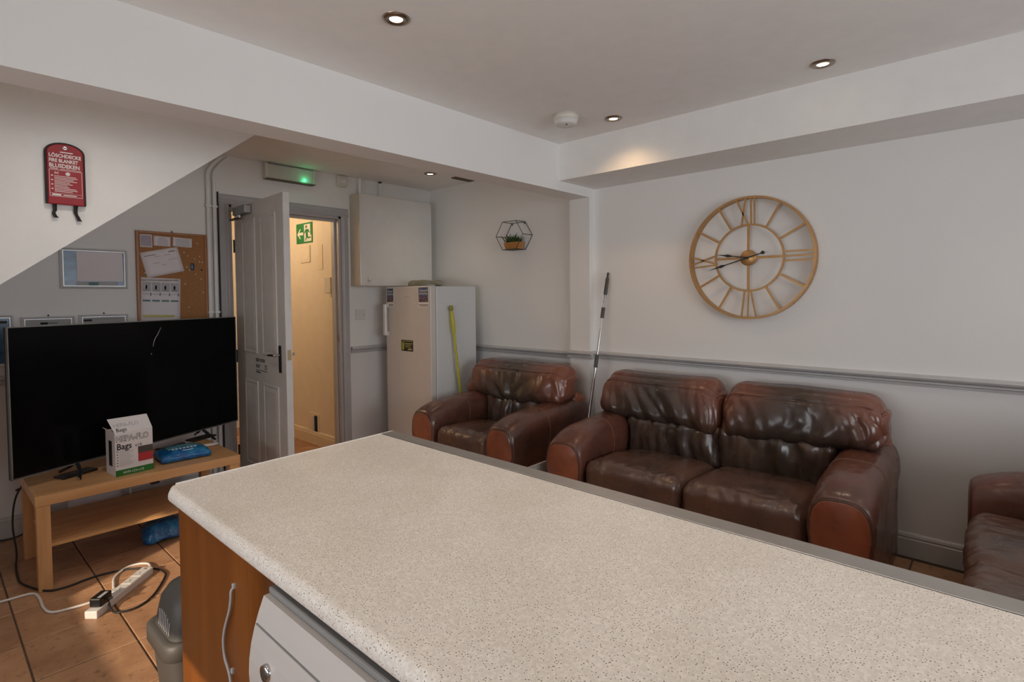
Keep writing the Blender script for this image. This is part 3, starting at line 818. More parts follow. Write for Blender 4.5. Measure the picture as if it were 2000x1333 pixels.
cv = thing('ceiling_vent', 'brown slatted vent in the ceiling beyond the beam', 'vent', (3.50, 3.78, ZC))
box('frame', (-.11, -.07, -.008), (.11, .07, 0), 'vent_brown', cv)
for k in range(6):
    box('slat', (-.10, -.06+.0205*k, -.013), (.10, -.048+.0205*k, -.008), 'vent_brown', cv)

# ------------------------------------------------------------------ wall clock
CX, CY, CZ, CR = XR-.045, 1.249, 1.684, .393
ck = thing('wall_clock', 'large gold skeleton wall clock with roman numerals', 'clock', (CX, CY, CZ))
def ring(name, r0, r1, x0, x1, seg=96):
    MB().lathe([(r0, x0), (r1, x0), (r1, x1), (r0, x1), (r0, x0)], (0, 0, 0), 'x', seg, False).build(name, 'bronze_gold', ck)
ring('outer_ring', CR-.013, CR, -.012, .043)
ring('inner_ring', .206, .217, -.008, .006, 80)
# image right is -Y: local direction for clock angle a (0 = twelve, clockwise as seen)
def cpt(a, r, t, x): 
    u = (math.sin(a), math.cos(a)); v_ = (math.cos(a), -math.sin(a))       # (right, up)
    q = (u[0]*r+v_[0]*t, u[1]*r+v_[1]*t)
    return Vector((x, -q[0], q[1]))
def bar(name, a, t_in, t_out, r0=.212, r1=CR-.008, w=.0065, parent=None, x=-.006, th=.006):
    p, q = cpt(a, r0, t_in, x), cpt(a, r1, t_out, x)
    d = (q-p).normalized(); n_ = Vector((1, 0, 0)).cross(d)*w; e = Vector((th, 0, 0))
    vs = [p-n_, p+n_, q+n_, q-n_]; vs += [c+e for c in vs]
    return MB().add(vs, [(0, 1, 2, 3), (7, 6, 5, 4), (0, 4, 5, 1), (1, 5, 6, 2), (2, 6, 7, 3), (3, 7, 4, 0)]).build(name, 'bronze_gold', parent or ck)
for hh in (1, 2, 4, 5, 7, 8, 10, 11): bar('hour_bar', R(30*hh), 0, 0)
for ti, to in ((0.0, -.083), (-.043, -.020), (.017, .012), (.037, .035)): bar('numeral_bar', 0, ti, to, w=.005)
for tt in (-.028, 0, .028): bar('numeral_bar', R(90), tt, tt, w=.005)
for ti, to in ((.023, .042), (-.003, .003), (-.017, -.050)): bar('numeral_bar', R(180), ti, to, w=.005)
for ti, to in ((-.030, .023), (.023, -.033), (-.037, -.053)): bar('numeral_bar', R(270), ti, to, w=.005)
for a in (0, 90, 180, 270): bar('spoke', R(a), 0, 0, .03, .212, .0075)
MB().lathe([(0, -.016), (.045, -.015), (.050, -.010), (.050, .012), (0, .012)], (0, 0, 0), 'x', 32).build('hub', 'bronze_gold', ck)
def hand(name, a, L, tail, dia):
    h = MB()
    def q(r, t): return tuple(cpt(a, r, t, 0)[1:])
    pts = [q(-.0, -.004), q(dia-.030, -.003), q(dia, -.010), q(dia+.02, -.005), q(L, 0), q(dia+.02, .005), q(dia, .010), q(dia-.030, .003), q(0, .004)]
    h.prism(pts, 0, -.024, -.021)
    if tail:
        h.prism([q(0, -.0035), q(0, .0035), q(-tail+.03, .003), q(-tail+.012, .013), q(-tail, .0), q(-tail+.012, -.013), q(-tail+.03, -.003)], 0, -.024, -.021)
    h.build(name, 'black_plastic', ck)
hand('hour_hand', math.atan2(-273, 40), .205, 0, .125)
hand('minute_hand', math.atan2(-380, -112), .265, .112, .175)
MB().lathe([(0, -.028), (.007, -.027), (.008, -.016)], (0, 0, 0), 'x', 14).build('hand_pin', 'black_plastic', ck)
MB().box((.012, -.02, -.02), (.045, .02, .02)).build('wall_fixing', 'bronze_gold', ck)

# ------------------------------------------------------------------ hexagonal wall shelf with planter
hs = thing('wire_shelf', 'black wire hexagonal wall shelf in the alcove', 'shelf', (XR-.005, 3.255, 1.985))
hr = .160; hexp = [(hr*math.cos(R(60*k)), hr*math.sin(R(60*k))*.88) for k in range(6)]
wb = MB()
for x in (0, -.125): wb.tube([(x, a, b) for a, b in hexp], .0028, 6, closed=True)
wb.build('hexagon_wires', 'dark_metal', hs)
for a, b in hexp: MB().tube([(0, a, b), (-.125, a, b)], .0028, 6).build('cross_wire', 'dark_metal', hs)
a_, b_ = hexp[4], hexp[5]
box('base_plate', (-.125, a_[0], a_[1]-.002), (0, b_[0], b_[1]+.002), 'dark_metal', hs)
for k in (1, 2):
    MB().tube([(-.001, hexp[k][0]*.9+.006*math.cos(t), hexp[k][1]-.012+.006*math.sin(t)) for t in [2*math.pi*i/10 for i in range(10)]], .002, 5, closed=True).build('hanging_loop', 'dark_metal', hs)
zpl = 1.985-hr*math.sin(R(60))*.88+.002
pn = thing('planter', 'small wooden trough planter with green plant on wire shelf', 'plant', (XR-.067, 3.255, zpl))
pw = MB(); 
vs = []
for (hx, hy, z) in ((.035, .070, 0), (.045, .085, .062), (.038, .078, .062), (.036, .074, .050)):
    vs += [(-hx, -hy, z), (hx, -hy, z), (hx, hy, z), (-hx, hy, z)]
fs = [(3, 2, 1, 0)]+[(k*4+c, k*4+(c+1) % 4, k*4+4+(c+1) % 4, k*4+4+c) for k in range(3) for c in range(4)]+[(12, 13, 14, 15)]
pw.add(vs, fs).build('trough', 'pot_wood', pn)
rl = random.Random(5); lf = MB()
for k in range(230):
    b0 = Vector((rl.uniform(-.03, .03), rl.uniform(-.070, .070), .048)); a = rl.uniform(0, 6.28); L = rl.uniform(.05, .105)
    if b0.y < -.02: L *= .7
    tip = b0+Vector((math.cos(a)*L*.55, math.sin(a)*L*.6, L*rl.uniform(.45, 1))); w_ = Vector((-math.sin(a), math.cos(a), .1))*rl.uniform(.004, .008)
    md = (b0+tip)/2+Vector((0, 0, .008))
    lf.add([b0, md+w_, tip, md-w_], [(0, 1, 2, 3)])
o = lf.build('foliage', 'foliage', pn, recalc=False); o['kind'] = 'stuff'

# ------------------------------------------------------------------ fridge
FX, FY0, FY1, FZ = 2.985, 3.675, 4.335, 1.548
fg = thing('fridge', 'tall white fridge standing in the alcove corner', 'fridge', (FX, FY0, 0))
fw_ = FY1-FY0
MB().box((.065, 0, .03), (.535, fw_, FZ-.004), .006).build('body', 'fridge_white', fg)
MB().box((.07, .02, 0), (.52, fw_-.02, .03)).build('plinth', 'black_plastic', fg)
fd = MB().box((0, .002, .035), (.058, fw_-.002, FZ), .007).build('door', 'fridge_door', fg)
MB().box((.058, .006, .04), (.065, fw_-.006, FZ-.006)).build('door_seal', 'print_pale', fg)
hd = MB().box((-.048, fw_-.055, 1.095), (-.018, fw_-.015, 1.390), .010).box((-.030, fw_-.050, 1.355), (.0, fw_-.02, 1.390), .004).box((-.030, fw_-.050, 1.095), (.0, fw_-.02, 1.135), .004).build('handle', 'appliance_white', fd)
MB().box((.004, .004, FZ-.002), (.062, .05, FZ+.010), .003).build('top_hinge', 'print_pale', fg)
box('badge', (-.0008, .30, 1.452), (.0004, .365, 1.457), 'print_pale', fd)
def leaflet(label, y0, y1, z0, z1):
    t = thing('leaflet', label, 'leaflet', (FX, (y0+y1)/2, z0), 0, 'leaflets stuck on the fridge door')
    w_ = abs(y1-y0)/2; h = z1-z0
    box('card', (-.0016, -w_, 0), (-.0002, w_, h), 'print_white', t)
    box('picture', (-.0024, -w_+.006, .045), (-.0014, w_-.006, h-.006), 'leaflet_print', t)
    lb = MB()
    for z in (h-.036, h-.060): lb.box((-.0030, -w_+.016, z-.007), (-.0022, w_-.018, z+.007))
    lb.build('title', 'print_pale', t)
    MB().box((-.0026, -w_+.006, .018), (-.0014, w_-.008, .024)).box((-.0026, -w_+.006, .008), (-.0014, w_-.02, .012)).build('text_line', 'print_brown', t)
leaflet('blue city leaflet at the hinge side of the fridge door', 3.700, 3.842, 1.362, 1.542)
leaflet('blue city leaflet at the handle side of the fridge door', 4.205, 4.318, 1.362, 1.540)
es_ = thing('warning_sticker', 'small black and yellow sticker halfway up the fridge door', 'sticker', (FX, 4.012, .965))
box('label', (-.0016, -.085, 0), (-.0002, .085, .100), 'print_black', es_)
box('yellow_block', (-.0024, .045, .010), (-.0014, .075, .080), 'print_lime', es_)
MB().box((-.0024, -.075, .066), (-.0014, .035, .072)).box((-.0024, -.055, .052), (-.0014, .035, .057)).box((-.0024, -.06, .036), (-.0014, .03, .041)).box((-.0024, -.07, .012), (-.0014, -.01, .024)).box((-.0024, -.075, .088), (-.0014, .07, .092)).build('print_lines', 'print_yellow', es_)['kind'] = 'stuff'
def cloth_fn(p, q):
    nz = noise.noise(p*14)*.012+noise.noise(p*5)*.02
    return Vector((p.x, p.y, max(p.z+nz*(1 if p.z > 0 else .2), -.02)))
ct = thing('folded_cloth', 'crumpled khaki cloth lying on top of the fridge', 'cloth', (3.13, 3.93, FZ+.021))
puff((.10, .135, .032), .026, 18, cloth_fn).build('fabric', 'khaki_cloth', ct)
puff((.035, .06, .018), .015, 8, cloth_fn).build('strap', 'khaki_cloth', ct).location = (.03, -.125, .004)

# broom leaning on the fridge side
br = thing('broom', 'yellow broom handle leaning against the fridge side', 'broom', (3.30, 3.60, 0))
p0, p1 = Vector((0, -.02, .09)), Vector((-.113, .045, 1.375)); dd = (p1-p0)
MB().tube([p0, p0+dd*.80], .0115, 12).build('handle_pole', 'yellow_plastic', br)
MB().tube([p0+dd*.80, p0+dd*.82, p0+dd*.87, p0+dd*.93, p0+dd*.965], [.0125, .016, .020, .017, .012], 14).build('grip', 'yellow_plastic', br)
MB().tube([p0+dd*.962, p0+dd*.97, p0+dd*.985, p0+dd*1.0], [.013, .019, .021, .014], 14).build('end_cap', 'yellow_dark', br)
MB().box((-.15, -.045, .035), (.15, .0, .10), .012).build('head', 'yellow_plastic', br)
bb = MB()
for k in range(90):
    x = -.14+.28*(k % 30)/29; y = -.035+.0125*(k//30); bb.tube([(x, y, .038), (x*1.04, y*1.2, 0)], .002, 4)
o = bb.build('bristles', 'black_plastic', br); o['kind'] = 'stuff'

# ------------------------------------------------------------------ peninsula: worktop, cabinet, washing machine
wt = thing('worktop', 'speckled beige peninsula worktop with steel edge strip', 'worktop', (.47, -1.0, .866))
def yend(x): return 1.792+(x-.47)*.055
sec = []
for k in range(7):
    t_ = R(90+90*k/6); sec.append((.020+.020*math.cos(t_), .024+.020*math.sin(t_)))
for k in range(7):
    t_ = R(180+90*k/6); sec.append((.020+.020*math.cos(t_), .020+.020*math.sin(t_)))
sec = [(.760, .044)]+sec+[(.760, 0)]
w_ = MB(); n_ = len(sec)
rows = [0.0, 1.0, 2.0, 'e2', 'e1', 'e0']
vs = []
for r_ in rows:
    for (x, z) in sec:
        L = yend(.47+x)+1.0
        ins = 0
        if r_ == 0.0 or isinstance(r_, float): y = r_
        else:
            rad = .030
            ins = {'e2': rad, 'e1': rad*.3, 'e0': 0}[r_]; y = L-ins
        xx = x
        if r_ in ('e1', 'e0') and x < .03: xx = x+{'e1': .009, 'e0': .028}[r_]*(1-x/.03)
        vs.append((xx, y, z))
fs = [tuple(range(n_))]+[(k*n_+c, k*n_+(c+1) % n_, (k+1)*n_+(c+1) % n_, (k+1)*n_+c) for k in range(len(rows)-1) for c in range(n_)]
fs.append(tuple(range((len(rows)-1)*n_, len(rows)*n_)))
w_.add(vs, fs).build('top_slab', 'worktop', wt)
MB().add([(.762, 0, -.004), (.820, 0, -.004), (.820, yend(1.29)+1.0, -.004), (.762, yend(1.232)+1.0, -.004), (.762, 0, .0455), (.820, 0, .0455), (.820, yend(1.29)+1.0, .0455), (.762, yend(1.232)+1.0, .0455)],
         [(0, 1, 2, 3), (7, 6, 5, 4), (0, 4, 5, 1), (1, 5, 6, 2), (2, 6, 7, 3), (3, 7, 4, 0)]).build('steel_strip', 'steel_trim', wt, bevel=.0015)
MB().add([(.762, 0, -.001), (.7605, 0, -.001), (.7605, 2.83, -.001), (.762, 2.83, -.001), (.762, 0, .0445), (.7605, 0, .0445), (.7605, 2.83, .0445), (.762, 2.83, .0445)],
         [(0, 1, 2, 3), (7, 6, 5, 4), (0, 4, 5, 1), (1, 5, 6, 2), (2, 6, 7, 3), (3, 7, 4, 0)]).build('joint', 'void_black', wt)
MB().add([(.03, yend(.50)+1.0, .004), (.82, yend(1.29)+1.0, .004), (.82, yend(1.29)+1.0035, .004), (.03, yend(.50)+1.0035, .004), (.03, yend(.50)+1.0, .0462), (.82, yend(1.29)+1.0, .0462), (.82, yend(1.29)+1.0035, .0462), (.03, yend(.50)+1.0035, .0462)],
         [(0, 1, 2, 3), (7, 6, 5, 4), (0, 4, 5, 1), (1, 5, 6, 2), (2, 6, 7, 3), (3, 7, 4, 0)]).build('end_strip', 'print_white', wt)

kc = thing('end_cabinet', 'cherry wood end unit of the peninsula under the worktop', 'cabinet', (.50, 1.25, 0))
MB().box((.02, .012, .0), (.74, .525, .862)).build('carcass', 'cherry_z', kc)
MB().box((0, .040, .0), (.020, .530, .862), .003).build('side_panel', 'cherry_z', kc)
# rounded end post of the panel
pp = [(.06, 0)]+[(.030-.030*math.sin(R(90*k/8)), .030-.030*math.cos(R(90*k/8))) for k in range(9)]+[(0, .041), (.06, .041)]
MB().prism(pp, 2, 0, .862).build('rounded_post', 'cherry_z', kc)
MB().box((.045, -.105, .10), (.70, .010, .860)).build('filler_strip', 'appliance_white', kc)
gc = thing('wire', 'grey cable hanging from a hole in the cherry wood panel', 'cable', (.50, 1.38, 0))
path = spline([(.012, -.005, .757), (-.006, -.008, .750), (-.008, -.006, .725), (-.008, .004, .697), (-.007, .030, .655), (-.007, .045, .625), (-.007, .052, .595), (-.007, .045, .562), (-.008, .018, .538), (-.009, .004, .515), (-.009, .0, .47), (-.008, .01, .40)], 6)
MB().tube(path, .0036, 8).build('sheath', 'print_pale', gc)
for (y, z) in ((-.012, .760), (.010, .541)):
    MB().box((-.006, y-.006, z-.006), (.002, y+.006, z+.006), .002).build('cable_clip', 'print_pale', gc)

wm = thing('washing_machine', 'white washing machine under the worktop beside the wood panel', 'washing machine', (.46, .540, 0))
MB().box((.035, 0, .02), (.60, .600, .835), .008).build('body', 'machine_white', wm)
fp_ = []
for k in range(9):
    t_ = k/8; fp_.append((.035-.058*math.sin(math.pi*(.28+.58*t_)), .60+.235*t_))
fp_ = [(.05, .60)]+fp_+[(.05, .835)]
MB().prism([(a, b) for a, b in fp_], 1, .006, .594).build('control_panel', 'machine_white', wm)
MB().box((.030, .004, .60), (.08, .596, .835), .004).build('front_rim', 'machine_white', wm)
MB().box((.02, .006, .8365), (.60, .594, .850), .004).build('shaded_top_plate', 'print_grey', wm)  # grey colour paints in the shadow band beneath the worktop
MB().box((-.0095, .012, .785), (.002, .588, .7875)).build('drawer_seam', 'print_grey', wm)
MB().lathe([(0, -.006), (.012, -.006), (.0155, -.010), (.017, -.003), (.017, .03)], (-.018, .513, .725), 'x', 20).build('button', 'chrome', wm)
MB().lathe([(0, -.0085), (.010, -.008), (.010, -.004)], (-.018, .513, .725), 'x', 16).build('button_face', 'print_brown', wm)
MB().lathe([(.10, .0), (.155, -.012), (.175, -.006), (.18, .02)], (.03, .30, .34), 'x', 40).build('porthole_ring', 'print_pale', wm)
MB().lathe([(0, .02), (.06, .012), (.10, .0)], (.03, .30, .34), 'x', 40).build('porthole_glass', 'black_plastic', wm)

k2 = thing('base_cabinet', 'cherry wood base unit under the near end of the worktop', 'cabinet', (.50, -.95, 0))
MB().box((.02, 0, .10), (.74, 1.470, .862)).build('carcass', 'cherry_z', k2)
MB().box((.06, 0, 0), (.70, 1.470, .10)).build('plinth', 'cherry_z', k2)
for k in range(3):
    d_ = MB().box((0, .004+k*.489, .11), (.020, .485+k*.489, .855), .003).build('door', 'cherry_z', k2)
    MB().tube([(0, .43+k*.489, .70), (-.03, .43+k*.489, .70), (-.03, .43+k*.489, .80), (0, .43+k*.489, .80)], .005, 8).build('handle', 'chrome', d_)

# ------------------------------------------------------------------ bin
bn = thing('waste_bin', 'grey plastic bin with domed slotted lid beside the cabinet', 'bin', (.630, 1.965, 0))
bx_, by_ = .155, .125
def rrect(hx, hy, r, z, n=5):
    pts = []
    for (cx, cy, a0) in ((hx-r, hy-r, 0), (-hx+r, hy-r, 90), (-hx+r, -hy+r, 180), (hx-r, -hy+r, 270)):
        for k in range(n+1):
            t_ = R(a0+90*k/n); pts.append((cx+r*math.cos(t_), cy+r*math.sin(t_), z))
    return pts
def loft(rings, cap0=True, cap1=True, smooth=True):
    b = MB(); n_ = len(rings[0]); vs = [p for r_ in rings for p in r_]
    fs = [(k*n_+c, k*n_+(c+1) % n_, (k+1)*n_+(c+1) % n_, (k+1)*n_+c) for k in range(len(rings)-1) for c in range(n_)]
    b.add(vs, fs, smooth)
    if cap0: b.add(rings[0], [tuple(range(n_-1, -1, -1))])
    if cap1: b.add(rings[-1], [tuple(range(n_))])
    return b
loft([rrect(bx_-.045, by_-.04, .03, 0), rrect(bx_-.015, by_-.012, .035, .345), rrect(bx_-.015, by_-.012, .035, .36)]).build('body', 'grey_plastic', bn)
loft([rrect(bx_-.010, by_-.008, .04, .345), rrect(bx_, by_, .045, .350), rrect(bx_, by_, .045, .395), rrect(bx_-.006, by_-.006, .045, .402), rrect(bx_-.02, by_-.018, .04, .400)]).build('rim', 'grey_plastic', bn)
ld = loft([rrect(bx_-.022, by_-.020, .04, .398), rrect(bx_-.026, by_-.022, .05, .44), rrect(bx_-.034, by_-.028, .055, .49), rrect(bx_-.052, by_-.044, .055, .522), rrect(bx_-.085, by_-.075, .03, .538)]).build('lid', 'grey_plastic', bn)
for k in range(7):
    y = -.06+.016*k; zt = .445+.016*math.sin(math.pi*(k+.5)/7)+.006*k*.3
    MB().tube([(-bx_+.0235, y, .410), (-bx_+.0275, y, zt)], .0018, 6).build('lid_slot', 'print_pale', ld)

# ------------------------------------------------------------------ low table, television and the things on it
tb = thing('low_table', 'light oak low table with a shelf under the television', 'table', (.37, 3.53, 0))
TW, TD, TH = .970, .575, .480
MB().box((0, 0, TH-.052), (TW, TD, TH), .0015).build('table_top', 'oak_x', tb)
for (x, y) in ((0.004, .004), (TW-.059, .004), (.004, TD-.059), (TW-.059, TD-.059)):
    MB().box((x, y, 0), (x+.055, y+.055, TH-.052), .0012).build('leg', 'oak_z', tb)
MB().box((.045, .020, .208), (TW-.045, TD-.020, .224), .001).build('shelf', 'oak_x', tb)

tv = thing('television', 'large black flat television angled on the low table', 'television', (.9525, 3.972, TH+.001), math.atan2(.544, 1.295))
TWV, TZ0, TZ1 = .702, .060, .836
MB().box((-TWV, .0, TZ0), (TWV, .028, TZ1), .003).build('panel', 'black_plastic', tv)
MB().box((-TWV+.006, -.0025, TZ0+.012), (TWV-.006, .002, TZ1-.005)).build('screen', 'screen', tv)
bz = MB()
for (a, b) in (((-TWV, -.004, TZ0), (TWV, .004, TZ0+.006)), ((-TWV, -.004, TZ1-.004), (TWV, .006, TZ1+.001)), ((-TWV-.001, -.004, TZ0), (-TWV+.004, .010, TZ1)), ((TWV-.004, -.004, TZ0), (TWV+.001, .010, TZ1))): bz.box(a, b)
bz.build('bezel', 'galvanised', tv)
MB().box((-.5, .028, TZ0+.05), (.5, .062, TZ1-.28), .02).build('rear_housing', 'black_plastic', tv)
for sx in (-1, 1):
    for (tip, nm) in (((sx*.43-.03, -.115), 'foot'), ((sx*.43+.02, .13), 'foot')):
        f_ = MB(); P = [Vector((sx*.40, .012, TZ0+.012)), Vector((sx*.41, .012+(tip[1]-.012)*.35, .040)), Vector((tip[0], tip[1], .006))]
        f_.tube(spline(P, 5), [.010]*6+[.008]*5, 8).build(nm, 'black_plastic', tv)
    MB().box((sx*.40-.09, -.03, 0), (sx*.40+.09, .055, .012), .004).build('foot_plate', 'black_plastic', tv)
MB().box((-.470, -.118, .003), (-.462, -.108, .014)).build('foot_tip', 'chrome', tv)
# pale streak across the screen
scp = spline([(.115, -.0032, .79), (.09, -.0032, .745), (.070, -.0032, .715), (.058, -.0032, .672)], 5)
MB().tube(scp, [.0008+.0010*math.sin(math.pi*k/(len(scp)-1)) for k in range(len(scp))], 5).build('pale_streak', 'print_pale', tv)
MB().tube([(.045, -.0032, .632), (.048, -.0032, .622)], .0014, 5).build('pale_streak', 'print_pale', tv)

bxg = thing('vacuum_bag_box', 'white and green carton of vacuum bags standing on the table', 'carton', (.715, 3.597, TH), R(5))
BW, BD, BH = .182, .150, .240
MB().box((0, 0, 0), (BW, BD, BH)).build('carton_body', 'carton_white', bxg, bevel=.001)
MB().add([(0, -.0005, BH), (BW, -.0005, BH), (BW-.006, .062, BH+.072), (-.016, .062, BH+.072), (0, .0015, BH), (BW, .0015, BH), (BW-.006, .064, BH+.072), (-.016, .064, BH+.072)],
         [(0, 1, 2, 3), (7, 6, 5, 4), (0, 4, 5, 1), (1, 5, 6, 2), (2, 6, 7, 3), (3, 7, 4, 0)]).build('lid_flap', 'carton_white', bxg)
MB().add([(0, 0, BH), (0, BD, BH), (-.022, BD*.8, BH+.022), (-.022, BD*.2, BH+.022), (0.001, 0, BH), (0.001, BD, BH), (-.021, BD*.8, BH+.023), (-.021, BD*.2, BH+.023)],
         [(0, 1, 2, 3), (7, 6, 5, 4), (0, 4, 5, 1), (1, 5, 6, 2), (2, 6, 7, 3), (3, 7, 4, 0)]).build('side_flap', 'carton_white', bxg)
box('green_band', (-.0006, -.0006, 0), (BW+.0006, .0, .034), 'print_green', bxg)
# print
text('HEPA-FLO', .044, 'print_black', bxg, (.004, -.0008, .190), FACE_MY, sx=.80, bold=.0017)
text('HEPA-FLO', .044, 'print_white', bxg, (.0040, -.0017, .190), FACE_MY, sx=.80, bold=-.0004)
text('Bags', .048, 'print_black', bxg, (.006, -.0010, .146), FACE_MY, sx=.84, bold=.0007)
text('x10', .022, 'print_black', bxg, (.094, -.0010, .150), FACE_MY)
text('NVM-1CH x10', .019, 'print_white', bxg, (.034, -.0014, .010), FACE_MY, sx=.85)
lb = MB()
for k in range(6):
    lb.box((.006, -.0012, .134-.0155*k), (.013, -.0002, .138-.0155*k))
lb.build('bullet', 'print_black', bxg)['kind'] = 'stuff'
lb = MB()
for k in range(12): lb.box((.018, -.0012, .1375-.0077*k), (.018+(.055, .07, .062, .048)[k % 4], -.0002, .1395-.0077*k))
lb.build('print_lines', 'print_pale', bxg)['kind'] = 'stuff'
box('red_print', (.108, -.0014, .062), (BW-.001, -.0002, .108), 'print_red', bxg)
box('dark_print', (.108, -.0016, .108), (BW-.001, -.0002, .146), 'print_brown', bxg)
# flap lettering lies on the slanted lid flap
sl_a = math.atan2(.062, .072)
for (bd_, sz, mt_, u, v_, sx_) in (('HEPA-FLO', .034, 'print_pale', .0, .036, .80), ('Bags', .034, 'print_black', .008, .006, .85)):
    o = text(bd_, sz, mt_, bxg, (.004+u*.6-.006*(v_/.09), -.0012+math.sin(sl_a)*v_, BH+math.cos(sl_a)*v_), (R(90)-sl_a, 0, 0), sx=sx_)
box('side_print', (-.0008, .05, .05), (0, .10, .19), 'print_black', bxg)

wp = thing('wipes_packet', 'blue packet of cleaning wipes lying on the table', 'wipes', (1.085, 3.745, TH+.022), R(-2))
def wipe_fn(p, q):
    h = .028*(1-abs(q.x)**3)*(1-abs(q.y)**3)
    return Vector((p.x+.006*noise.noise(p*20), p.y, (p.z if p.z < 0 else p.z+h)+.004*noise.noise(p*26)))
puff((.135, .105, .019), .017, 14, wipe_fn).build('packet', 'wipes_film', wp)
MB().grid(lambda a, b: (-.085+.17*a, -.045+.095*b, .0205+.028*(1-abs((-.085+.17*a)/.135)**3)*(1-abs((-.045+.095*b)/.105)**3)+.002), 8, 6).build('label_panel', 'wipes_label', wp, recalc=False)
wr = MB()
wr.tube([(.01+.030*math.cos(t_), -.068+.011*math.sin(t_), .0505-.0125) for t_ in [2*math.pi*k/20 for k in range(20)]], .0022, 5, closed=True)
wr.build('logo_ring', 'print_white', wp)
wr = MB()
for k in range(7): wr.box((-.07+.02*k, -.050, .0435), (-.057+.02*k, -.040, .0475))
for k in range(2): wr.box((-.10+.10*k, -.097, .018), (-.04+.09*k, -.092, .021))
wr.build('wording', 'print_white', wp)['kind'] = 'stuff'
st = thing('plastic_tongs', 'white plastic rod with looped end behind the wipes packet', 'rod', (1.04, 3.93, TH+.004))
MB().tube(spline([(-.06, -.03, .004), (.10, -.01, .004), (.24, -.03, .006), (.285, -.045, .008), (.29, -.06, .008), (.26, -.065, .006), (.20, -.05, .006)], 5), .0045, 8).build('rod', 'appliance_white', st)
rc = thing('remote_control', 'dark remote control lying behind the wipes packet', 'remote', (1.10, 4.03, TH+.001), R(20))
MB().box((-.09, -.022, 0), (.09, .022, .018), .006).build('case', 'black_plastic', rc)
bu = MB()
for k in range(10): bu.box((-.07+.014*k, -.012, .018), (-.063+.014*k, .012, .0195))
bu.build('buttons', 'print_grey', rc)['kind'] = 'stuff'

# ------------------------------------------------------------------ around and under the table
def blob(name, label, cat, loc, half, mat, amp=.02, sc=7, part='bag_body'):
    t = thing(name, label, cat, loc)
    def fn(p, q):
        return Vector((p.x+amp*noise.noise(p*sc), p.y+amp*noise.noise(p*sc+Vector((7, 1, 3))), max(-half[2], p.z+amp*noise.noise(p*sc+Vector((1, 9, 4))))))
    puff(half, min(half)*.9, 16, fn).build(part, mat, t)
    return t
blob('blue_bag', 'crumpled blue plastic packet on the floor under the table', 'bag', (.985, 3.80, .052), (.11, .11, .05), 'wipes_film', .035, 9)
wbag = blob('white_bag', 'white carrier bag behind the oak table shelf', 'bag', (.74, 4.30, .19), (.12, .06, .19), 'white_bag', .04, 5)
tag(MB().box((1.02, 4.18, .225), (1.07, 4.21, .42)).build('power_adapter', 'black_plastic', None), 'upright black adapter at the back of the oak table shelf', 'adapter')
for nm, lab, pts, r_, mt_ in (
    ('television_cable', 'black loop of cable behind the left end of the table shelf', [(.36, 4.20, .36), (.50, 4.22, .40), (.62, 4.24, .39), (.68, 4.22, .34), (.62, 4.22, .30), (.50, 4.20, .33), (.40, 4.19, .31)], .006, 'black_rubber'),
    ('white_lead', 'white cable arching behind the oak table shelf', [(.70, 4.24, .42), (.80, 4.25, .415), (.90, 4.26, .36), (.92, 4.26, .26), (.92, 4.26, .05)], .008, 'white_plastic'),
    ('power_cable', 'long black cable curling over the floor to the socket strip', [(.52, 4.02, .478), (.42, 4.05, .46), (.355, 4.10, .36), (.335, 4.12, .20), (.345, 4.10, .04), (.330, 3.98, .006), (.322, 3.85, .006), (.323, 3.73, .006), (.350, 3.63, .006), (.404, 3.515, .006), (.476, 3.49, .006), (.55, 3.505, .006), (.626, 3.507, .006), (.73, 3.47, .006), (.824, 3.375, .006), (.85, 3.297, .006), (.836, 3.226, .006), (.746, 3.073, .006), (.668, 3.009, .006), (.599, 3.018, .006), (.575, 3.063, .010), (.572, 3.125, .045)], .0050, 'black_rubber'),
    ('extension_flex', 'white flex running across the floor to the left edge', [(.02, 3.60, .006), (.234, 3.556, .006), (.343, 3.541, .006), (.366, 3.47, .006), (.367, 3.336, .006), (.383, 3.262, .006), (.435, 3.235, .006), (.54, 3.225, .006), (.62, 3.27, .006), (.635, 3.32, .006), (.660, 3.42, .006), (.724, 3.495, .006), (.783, 3.498, .006), (.819, 3.452, .008), (.808, 3.37, .016)], .0060, 'white_plastic'),
    ('aerial_cable', 'thin black cable lying along the skirting board at left', [(.0, 4.46, .010), (.25, 4.465, .010), (.36, 4.44, .012), (.42, 4.40, .05), (.46, 4.42, .12)], .0045, 'black_rubber')):
    tag(MB().tube(spline(pts, 7), r_, 8).build(nm, mt_), lab, 'cable')
a0, a1 = Vector((.497, 3.062, 0)), Vector((.792, 3.352, 0))
ex = thing('extension_strip', 'white four-socket extension strip lying on the floor tiles', 'extension lead', a0, math.atan2((a1-a0).y, (a1-a0).x))
EL = (a1-a0).length
MB().box((0, -.028, 0), (EL, .028, .036), .004).build('housing', 'appliance_white', ex)
for k in range(4):
    c = .12+.075*k
    if k: 
        sk = MB().box((c-.030, -.024, .036), (c+.030, .024, .0372)).build('socket', 'white_plastic', ex)
        MB().box((c-.004, -.003, .0372), (c+.010, .003, .0378)).box((c-.016, -.013, .0372), (c-.012, -.005, .0378)).box((c-.016, .005, .0372), (c-.012, .013, .0378)).build('pin_hole', 'print_grey', sk)
MB().lathe([(0, .0375), (.007, .0375), (.008, .036)], (EL-.022, 0, 0), 'z', 14).build('hanging_hole', 'print_grey', ex)
pg = thing('power_plug', 'black power plug pushed into the extension strip', 'plug', (a0+(a1-a0)*.165+Vector((0, 0, .037))), math.atan2((a1-a0).y, (a1-a0).x))
MB().box((-.040, -.024, 0), (.040, .026, .042), .006).build('plug_body', 'black_plastic', pg)
MB().box((-.030, -.020, .042), (.022, -.004, .043)).build('rating_label', 'print_pale', pg)
